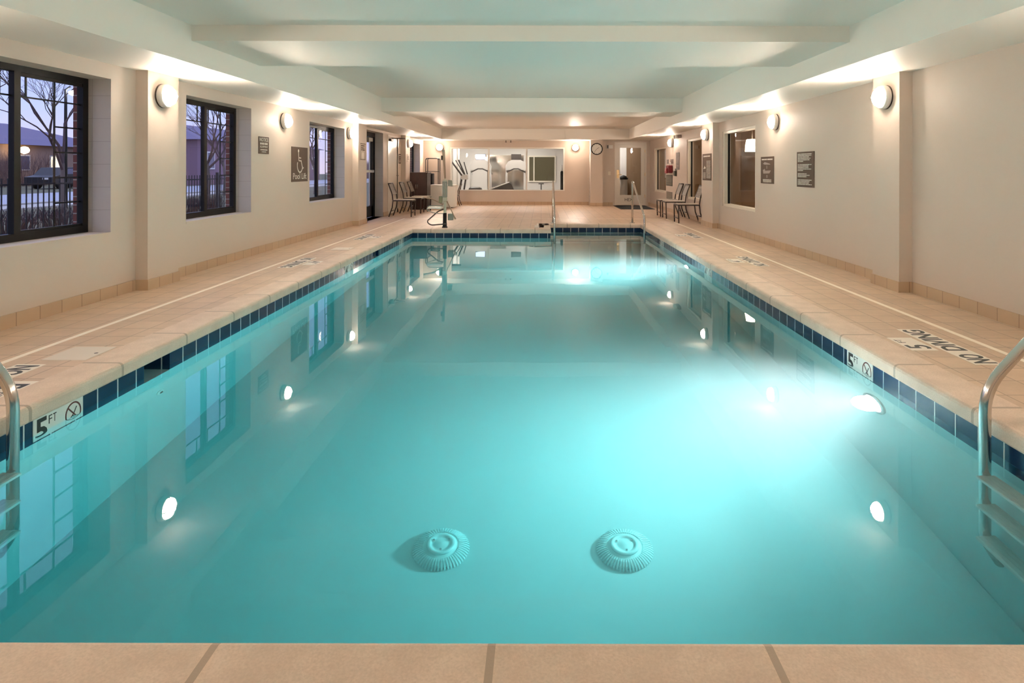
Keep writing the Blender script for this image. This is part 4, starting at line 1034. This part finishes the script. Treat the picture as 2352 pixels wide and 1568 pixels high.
treadmill(-0.90, 22.4, 'silver treadmill with dark screen, right one in the gym', GR)
t = thing('elliptical_trainer', 'dark elliptical trainer with slanting arms at the left of the gym window', 'elliptical trainer', (-2.62, 21.2, 0))
a = MB(); a.tube([(-0.20, 0.0, 0.10), (-0.07, 0.0, 0.92)], 0.034, 8); a.tube([(-0.05, 0.0, 0.10), (0.07, 0.0, 0.92)], 0.030, 8); a.build('mast', GR, t)
a = MB(); a.rbox(-0.10, 0.14, -0.08, 0.08, 0.80, 0.98, 0.03); a.build('hub', SIL, t)
for k, (x0, z0, x1, z1, yy) in enumerate(((-0.06, 0.94, -0.47, 1.50, -0.12), (0.0, 0.96, -0.30, 1.46, 0.10), (0.04, 0.94, -0.18, 1.47, -0.04), (0.10, 0.96, -0.02, 1.40, 0.14))):
    a = MB(); a.tube([(x0, yy, z0), (x1, yy, z1)], 0.028 if k % 2 == 0 else 0.018, 8); a.build('arm', GR, t)
a = MB(); a.rbox(-0.35, 0.60, -0.30, 0.30, 0.02, 0.14, 0.02); a.rbox(0.15, 0.62, -0.18, 0.18, 0.1, 0.55, 0.10); a.build('base', GR, t)
t = thing('weight_bench', 'silver framed incline bench with dark pad between the two treadmills', 'bench', (-1.38, 21.72, 0))
a = MB(M=Fr((0, 0.15, 0), (1, 0, 0), (0, 0, 1))); a.prism([(-0.50, 0.36), (-0.44, 0.42), (0.26, 0.68), (0.34, 0.66), (0.48, 0.36)], 0, 0.3); a.build('pad', GR, t)
a = MB(); a.tube([(-0.46, -0.16, 0.44), (0.28, -0.16, 0.71)], 0.018, 8); a.build('side_rail', SIL, t)
a = MB(); a.tube([(-0.25, 0, 0.4), (-0.3, 0, 0.02)], 0.03, 8); a.tube([(0.2, 0, 0.55), (0.35, 0, 0.02)], 0.03, 8); a.tube([(-0.3, -0.2, 0.03), (-0.3, 0.2, 0.03)], 0.025, 8); a.tube([(0.35, -0.2, 0.03), (0.35, 0.2, 0.03)], 0.025, 8); a.build('frame', SIL, t)
t = thing('exercise_stool', 'small dark T-shaped exercise stand in front of the inner gym window', 'exercise stand', (0.0, 21.4, 0))
a = MB(); a.tube([(-0.09, 0, 0.66), (0.09, 0, 0.66)], 0.018, 8); a.build('crossbar', GR, t)
a = MB(); a.tube([(0, 0, 0.06), (0, 0, 0.66)], 0.02, 8); a.build('post', GR, t)
a = MB(); a.smooth = True; a.lathe([(0.16, 0), (0.16, 0.03), (0.03, 0.06)], 24); a.build('base', GR, t)
t = thing('punching_bag', 'dark narrow upright training bag at the right edge of the gym window', 'training bag', (0.70, 21.1, 0))
a = MB(); a.smooth = True; a.lathe([(0.14, 0.0), (0.14, 0.05), (0.05, 0.10), (0.05, 1.05), (0.035, 1.10)], 20); a.build('bag', BLACKF, t)
a = MB(); a.smooth = True; a.lathe([(0.02, 1.10), (0.04, 1.13), (0.02, 1.22), (0.015, 1.30)], 12); a.build('knob', SIL, t)

# ================================================================== hall behind the half-glazed door
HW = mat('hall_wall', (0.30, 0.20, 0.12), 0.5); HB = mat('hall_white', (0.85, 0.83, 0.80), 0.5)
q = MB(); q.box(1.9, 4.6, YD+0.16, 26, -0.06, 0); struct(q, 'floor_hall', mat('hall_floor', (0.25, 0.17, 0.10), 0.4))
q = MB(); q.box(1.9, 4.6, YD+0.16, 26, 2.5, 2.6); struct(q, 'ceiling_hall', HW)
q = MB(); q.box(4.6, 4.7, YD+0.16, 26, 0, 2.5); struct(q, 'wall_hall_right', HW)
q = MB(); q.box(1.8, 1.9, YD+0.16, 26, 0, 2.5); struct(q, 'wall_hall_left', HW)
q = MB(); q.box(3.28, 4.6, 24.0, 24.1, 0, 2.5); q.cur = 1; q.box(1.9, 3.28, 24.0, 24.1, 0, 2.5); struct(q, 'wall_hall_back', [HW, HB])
t = thing('ceiling_light', 'lit round ceiling light in the hall behind the half-glazed door', 'ceiling light', (2.55, 23.0, 2.5))
a = MB(); a.smooth = True; a.lathe([(0.20, -0.002), (0.18, -0.06), (0.10, -0.09), (0.01, -0.10)], 24); a.build('shade', mat('hall_light', (1, 1, 1), 0.5, emit=(1.0, 0.95, 0.88), estr=45.0), t)
a = MB(); a.lathe([(0.21, -0.012), (0.21, 0.0)], 24); a.build('rim', PLAST, t)
t = thing('waste_bin', 'cream waste bin with dark lid seen through the door glass', 'bin', (2.93, 22.2, 0))
a = MB(); a.smooth = True; a.lathe([(0.13, 0), (0.145, 0.35), (0.15, 0.80)], 28); a.build('body', BINM, t)
a = MB(); a.smooth = True; a.lathe([(0.155, 0.80), (0.155, 0.83), (0.10, 0.92), (0.02, 0.95)], 28); a.build('lid', BLACKF, t)
t = sign('hall_notice', 'small grey notice on the bright hall wall behind the door glass', fb(2.88, 24.0, 1.45), 0.12, 0.14, GR)
t = thing('hall_counter', 'dark counter along the hall wall behind the door glass', 'counter', (2.5, 23.75, 0))
a = MB(); a.rbox(-0.6, 0.78, -0.24, 0.24, 0.80, 0.84, 0.005); a.build('top', BLACKF, t)
a = MB(); a.box(-0.58, 0.76, -0.2, 0.24, 0, 0.80); a.build('body', mat('counter_brown', (0.10, 0.06, 0.035), 0.5), t)

# ================================================================== lobby behind the right-hand windows
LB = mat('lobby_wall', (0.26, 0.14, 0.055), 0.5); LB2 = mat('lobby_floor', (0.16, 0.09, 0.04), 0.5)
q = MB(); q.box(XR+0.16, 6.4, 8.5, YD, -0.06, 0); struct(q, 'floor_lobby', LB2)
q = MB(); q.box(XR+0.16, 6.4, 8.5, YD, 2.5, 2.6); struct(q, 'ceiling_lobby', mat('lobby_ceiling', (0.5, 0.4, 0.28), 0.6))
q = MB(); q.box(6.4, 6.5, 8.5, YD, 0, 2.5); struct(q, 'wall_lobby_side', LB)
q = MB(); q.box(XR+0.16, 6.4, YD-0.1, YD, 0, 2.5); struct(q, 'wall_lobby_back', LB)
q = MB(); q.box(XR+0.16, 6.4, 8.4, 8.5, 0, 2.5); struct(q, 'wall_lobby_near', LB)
for k, (x, y, lab) in enumerate(((4.6, 13.6, 'added white shaded pendant lighting the lobby behind the largest right window'), (5.0, 17.2, 'added white shaded pendant lighting the deeper part of the lobby'))):  # pendants added to light the lobby and give the near pane its glare
    t = thing('added_pendant', lab, 'lamp', (x, y, 1.55), 'added lobby pendants')
    a = MB(); a.smooth = True; a.lathe([(0.15, 0.0), (0.145, 0.12), (0.12, 0.26), (0.03, 0.27)], 24); a.build('shade', mat('lit_pendant', (0.9, 0.85, 0.8), 0.5, emit=(1.0, 0.78, 0.50), estr=14.0), t)
    a = MB(); a.tube([(0, 0, 0.27), (0, 0, 0.95)], 0.006, 6); a.build('cord', DARKM, t)

# ================================================================== outdoors, seen through the left windows
GZ = -0.15
GRASS = mat('winter_grass', (0.10, 0.11, 0.05), 0.9, var=(3, (0.16, 0.13, 0.07)))
q = MB(); q.box(-120, -4.17, -10, 160, GZ-0.1, GZ); struct(q, 'ground', GRASS)
q = MB(); q.box(-26, -18, -10, 160, GZ, GZ+0.012); struct(q, 'road', mat('asphalt', (0.42, 0.42, 0.46), 0.7, bump=(80, 0.3, 0.004)))
q = MB(); q.box(-17.6, -16.2, -10, 160, GZ, GZ+0.06); q.box(-18, -17.85, -10, 160, GZ, GZ+0.10); struct(q, 'sidewalk', mat('concrete', (0.50, 0.46, 0.40), 0.8))
IRON = mat('black_iron', (0.012, 0.012, 0.014), 0.5)
t = thing('iron_fence', 'black iron picket fence outside the left windows', 'fence', (-9.0, 9.9, GZ))
for k in range(99):
    a = MB(); yy = k*0.126; a.box(-0.008, 0.008, yy-0.008, yy+0.008, 0.05, 1.13); a.build('picket', IRON, t)
for zz in (0.16, 1.02):
    a = MB(); a.box(-0.014, 0.014, -0.06, 12.45, zz-0.015, zz+0.015); a.build('rail', IRON, t)
for k in range(6):
    a = MB(); yy = -0.06+k*2.5; a.box(-0.03, 0.03, yy-0.03, yy+0.03, 0, 1.2); a.build('post', IRON, t)

BARK = mat('bark', (0.16, 0.12, 0.10), 0.9); TWIG = mat('bare_twigs', (0.10, 0.06, 0.06), 0.9)
def bare_tree(x, y, h, lab, seed, depth=6, spread=0.55, trunk=0.10, grp='bare street trees'):
    rnd = random.Random(seed)
    t = thing('bare_tree', lab, 'tree', (x, y, GZ), grp)
    tr = MB(); br = MB()
    def grow(p, d, L_, r, lev):
        q_ = p + d*L_*0.5 + Vector((rnd.uniform(-1, 1), rnd.uniform(-1, 1), rnd.uniform(-0.3, 0.5)))*L_*0.08; e_ = p + d*L_
        (tr if lev == 0 else br).tube([p, q_, e_], [r, r*0.85, r*0.68], 6 if lev < 2 else 4, cap=False)
        if lev >= depth: return
        for k in range(3 if lev < 4 else 2):
            nd = (d + Vector((rnd.uniform(-1, 1), rnd.uniform(-1, 1), rnd.uniform(-0.35, 0.7)))*spread*1.25).normalized()
            if nd.z < -0.2: nd.z = 0.1; nd.normalize()
            grow(e_ if k else q_.lerp(e_, 0.7), nd, L_*rnd.uniform(0.66, 0.86), r*rnd.uniform(0.5, 0.66), lev+1)
    grow(Vector((0, 0, 0)), Vector((rnd.uniform(-0.05, 0.05), 0, 1)).normalized(), h*0.25, trunk, 0)
    tr.build('trunk', BARK, t); br.build('branches', TWIG, t)
bare_tree(-14.0, 18.3, 5.8, 'bare winter tree right of centre through the largest left window', 3, trunk=0.075)
bare_tree(-12.2, 12.6, 6.2, 'bare winter tree whose branches cross the top of the largest left window', 11, trunk=0.06)
bare_tree(-13.5, 25.2, 6.0, 'bare winter tree seen through the second left window', 5, trunk=0.08)
bare_tree(-15.5, 30.5, 6.5, 'bare winter tree farther off through the second left window', 8, trunk=0.08)
bare_tree(-11.6, 32.0, 6.0, 'bare winter tree seen through the third left window', 21, trunk=0.08)
def shrub(x, y, r_, h, lab, seed, n=150, m=TWIG):
    rnd = random.Random(seed); t = thing('bare_shrub', lab, 'shrub', (x, y, GZ), 'bare shrubs outside'); a = MB()
    for k in range(n):
        th = rnd.uniform(0, 2*PI); rr = r_*math.sqrt(rnd.random())*0.5; p = Vector((rr*math.cos(th), rr*math.sin(th), 0)); d = Vector((math.cos(th)*rnd.uniform(0, 0.6), math.sin(th)*rnd.uniform(0, 0.6), 1)).normalized()
        q_ = p+d*h*rnd.uniform(0.35, 0.6); a.tube([p, q_], [0.008, 0.006], 3, cap=False)
        for j in range(2):
            e_ = q_+Vector((rnd.uniform(-1, 1)*0.5, rnd.uniform(-1, 1)*0.5, 0.7))*h*rnd.uniform(0.25, 0.5); a.tube([q_, e_], [0.006, 0.002], 3, cap=False)
    a.build('twigs', m, t)
for k, yy in enumerate((10.4, 11.8, 13.2, 14.6, 16.0, 17.4, 18.8)):
    shrub(-10.1, yy, 0.8, 0.62, 'low bare shrub behind the iron fence, %s from the near end' % ('first', 'second', 'third', 'fourth', 'fifth', 'sixth', 'seventh')[k], 40+k)
for k, (x, y) in enumerate(((-33, 29), (-33, 34.4), (-38, 38.2), (-38, 42.4), (-38.4, 46.4), (-21.5, 72), (-23.5, 78), (-24, 84), (-25, 90))):
    shrub(x, y, 2.6, 3.0, 'tall bare thicket across the road, %s in the row' % ('first', 'second', 'third', 'fourth', 'fifth', 'sixth', 'seventh', 'eighth', 'ninth')[k], 60+k, 260, mat('thicket_twigs', (0.20, 0.12, 0.10), 0.9))
def house(x0, x1, y0, y1, h, lab, wallm, roofm, nwin):
    t = thing('apartment_house', lab, 'building', ((x0+x1)/2, (y0+y1)/2, GZ)); w2, d2 = (x1-x0)/2, (y1-y0)/2
    a = MB(); a.box(-w2, w2, -d2, d2, 0, h); a.build('wall', wallm, t)
    a = MB(); e_ = 0.5; a._add([(-w2-e_, -d2-e_, h), (w2+e_, -d2-e_, h), (w2+e_, d2+e_, h), (-w2-e_, d2+e_, h), (0, -d2+w2, h+w2*0.35), (0, d2-w2, h+w2*0.35)], [(0,1,4),(1,2,5,4),(2,3,5),(3,0,4,5),(0,3,2,1)]); a.build('roof', roofm, t)
    for k in range(nwin):
        yy = -d2+(k+0.5)*2*d2/nwin
        a = MB(); a.box(w2, w2+0.06, yy-0.6, yy+0.6, h*0.35, h*0.75); f_ = a.build('window', PLAST, t)
        a = MB(); a.box(w2+0.06, w2+0.07, yy-0.5, yy+0.5, h*0.38, h*0.72); a.build('pane', mat('warm_lit_pane', (0.2, 0.2, 0.25), 0.2, emit=(1.0, 0.85, 0.6), estr=0.7 if k % 2 else 0.0) if k % 2 else mat('dark_pane', (0.10, 0.11, 0.18), 0.1), f_)
RF = mat('slate_roof', (0.16, 0.13, 0.22), 0.7)
house(-54, -42, 36, 62, 3.2, 'long tan building across the road', mat('tan_siding', (0.42, 0.28, 0.20), 0.8), RF, 8)
house(-36, -27, 49, 76, 3.6, 'purplish brick building far off behind the bare trees', mat('mauve_brick', (0.26, 0.16, 0.20), 0.8), RF, 7)
t = thing('glow_reflection', 'added warm globe standing in for a reflection in the largest left window', 'lamp', (-41.0, 49.5, 2.6))  # globe and bracket added in place of a warm reflection in the glass
a = MB(); a.smooth = True; a.lathe([(0.05, -0.3), (0.28, -0.17), (0.34, 0.0), (0.24, 0.2), (0.05, 0.28)], 20); a.build('globe', mat('warm_reflection_glow', (1, 0.9, 0.7), 0.5, emit=(1.0, 0.72, 0.38), estr=9.0), t)
a = MB(); a.box(-0.95, -0.3, -0.1, 0.1, -0.1, 0.1); a.build('bracket', DARKM, t)
t = thing('street_lamp', 'tall street lamp with bright white head left of the bricks in the largest window', 'street lamp', (-15.4, 20.2, GZ))
a = MB(); a.tube([(0, 0, 0), (0, 0, 3.85), (0.15, 0, 3.95)], [0.06, 0.04, 0.03], 8); a.build('pole', IRON, t)
a = MB(); a.smooth = True; a.lathe([(0.02, -0.09), (0.10, -0.04), (0.11, 0.02), (0.04, 0.07)], 16, (0.22, 0, 3.75)); a.build('lamp_head', mat('white_street_glow', (1, 1, 1), 0.5, emit=(0.95, 0.97, 1.0), estr=40.0), t)
# parked car
CARP = mat('dark_car_paint', (0.006, 0.006, 0.009), 0.45)
t = thing('parked_car', 'dark car parked across the road seen through the largest left window', 'car', (-31.3, 41.0, GZ))
a = MB(M=Fr((-0.85, 0, 0), (0, 1, 0), (0, 0, 1)))
a.prism([(-2.2, 0.35), (-2.2, 0.75), (-1.5, 0.88), (-0.9, 1.35), (0.8, 1.38), (1.5, 0.95), (2.15, 0.88), (2.2, 0.4)], 0, 1.7); a.build('body', CARP, t)
a = MB(M=Fr((0.86, 0, 0), (0, 1, 0), (0, 0, 1))); a.prism([(-1.3, 0.93), (-0.85, 1.29), (0.75, 1.31), (1.3, 0.97)], -0.01, 0.005); a.build('side_glass', MATS['dark_pane'], t)
for yy in (-1.35, 1.35):
    for xx in (-0.75, 0.75):
        a = MB(); a.tube([(xx-0.1, yy, 0.32), (xx+0.12, yy, 0.32)], 0.32, 16); a.build('wheel', IRON, t)
a = MB(); a.box(0.3, 0.7, -2.22, -2.19, 0.6, 0.72); a.build('headlamp', PLAST, t)
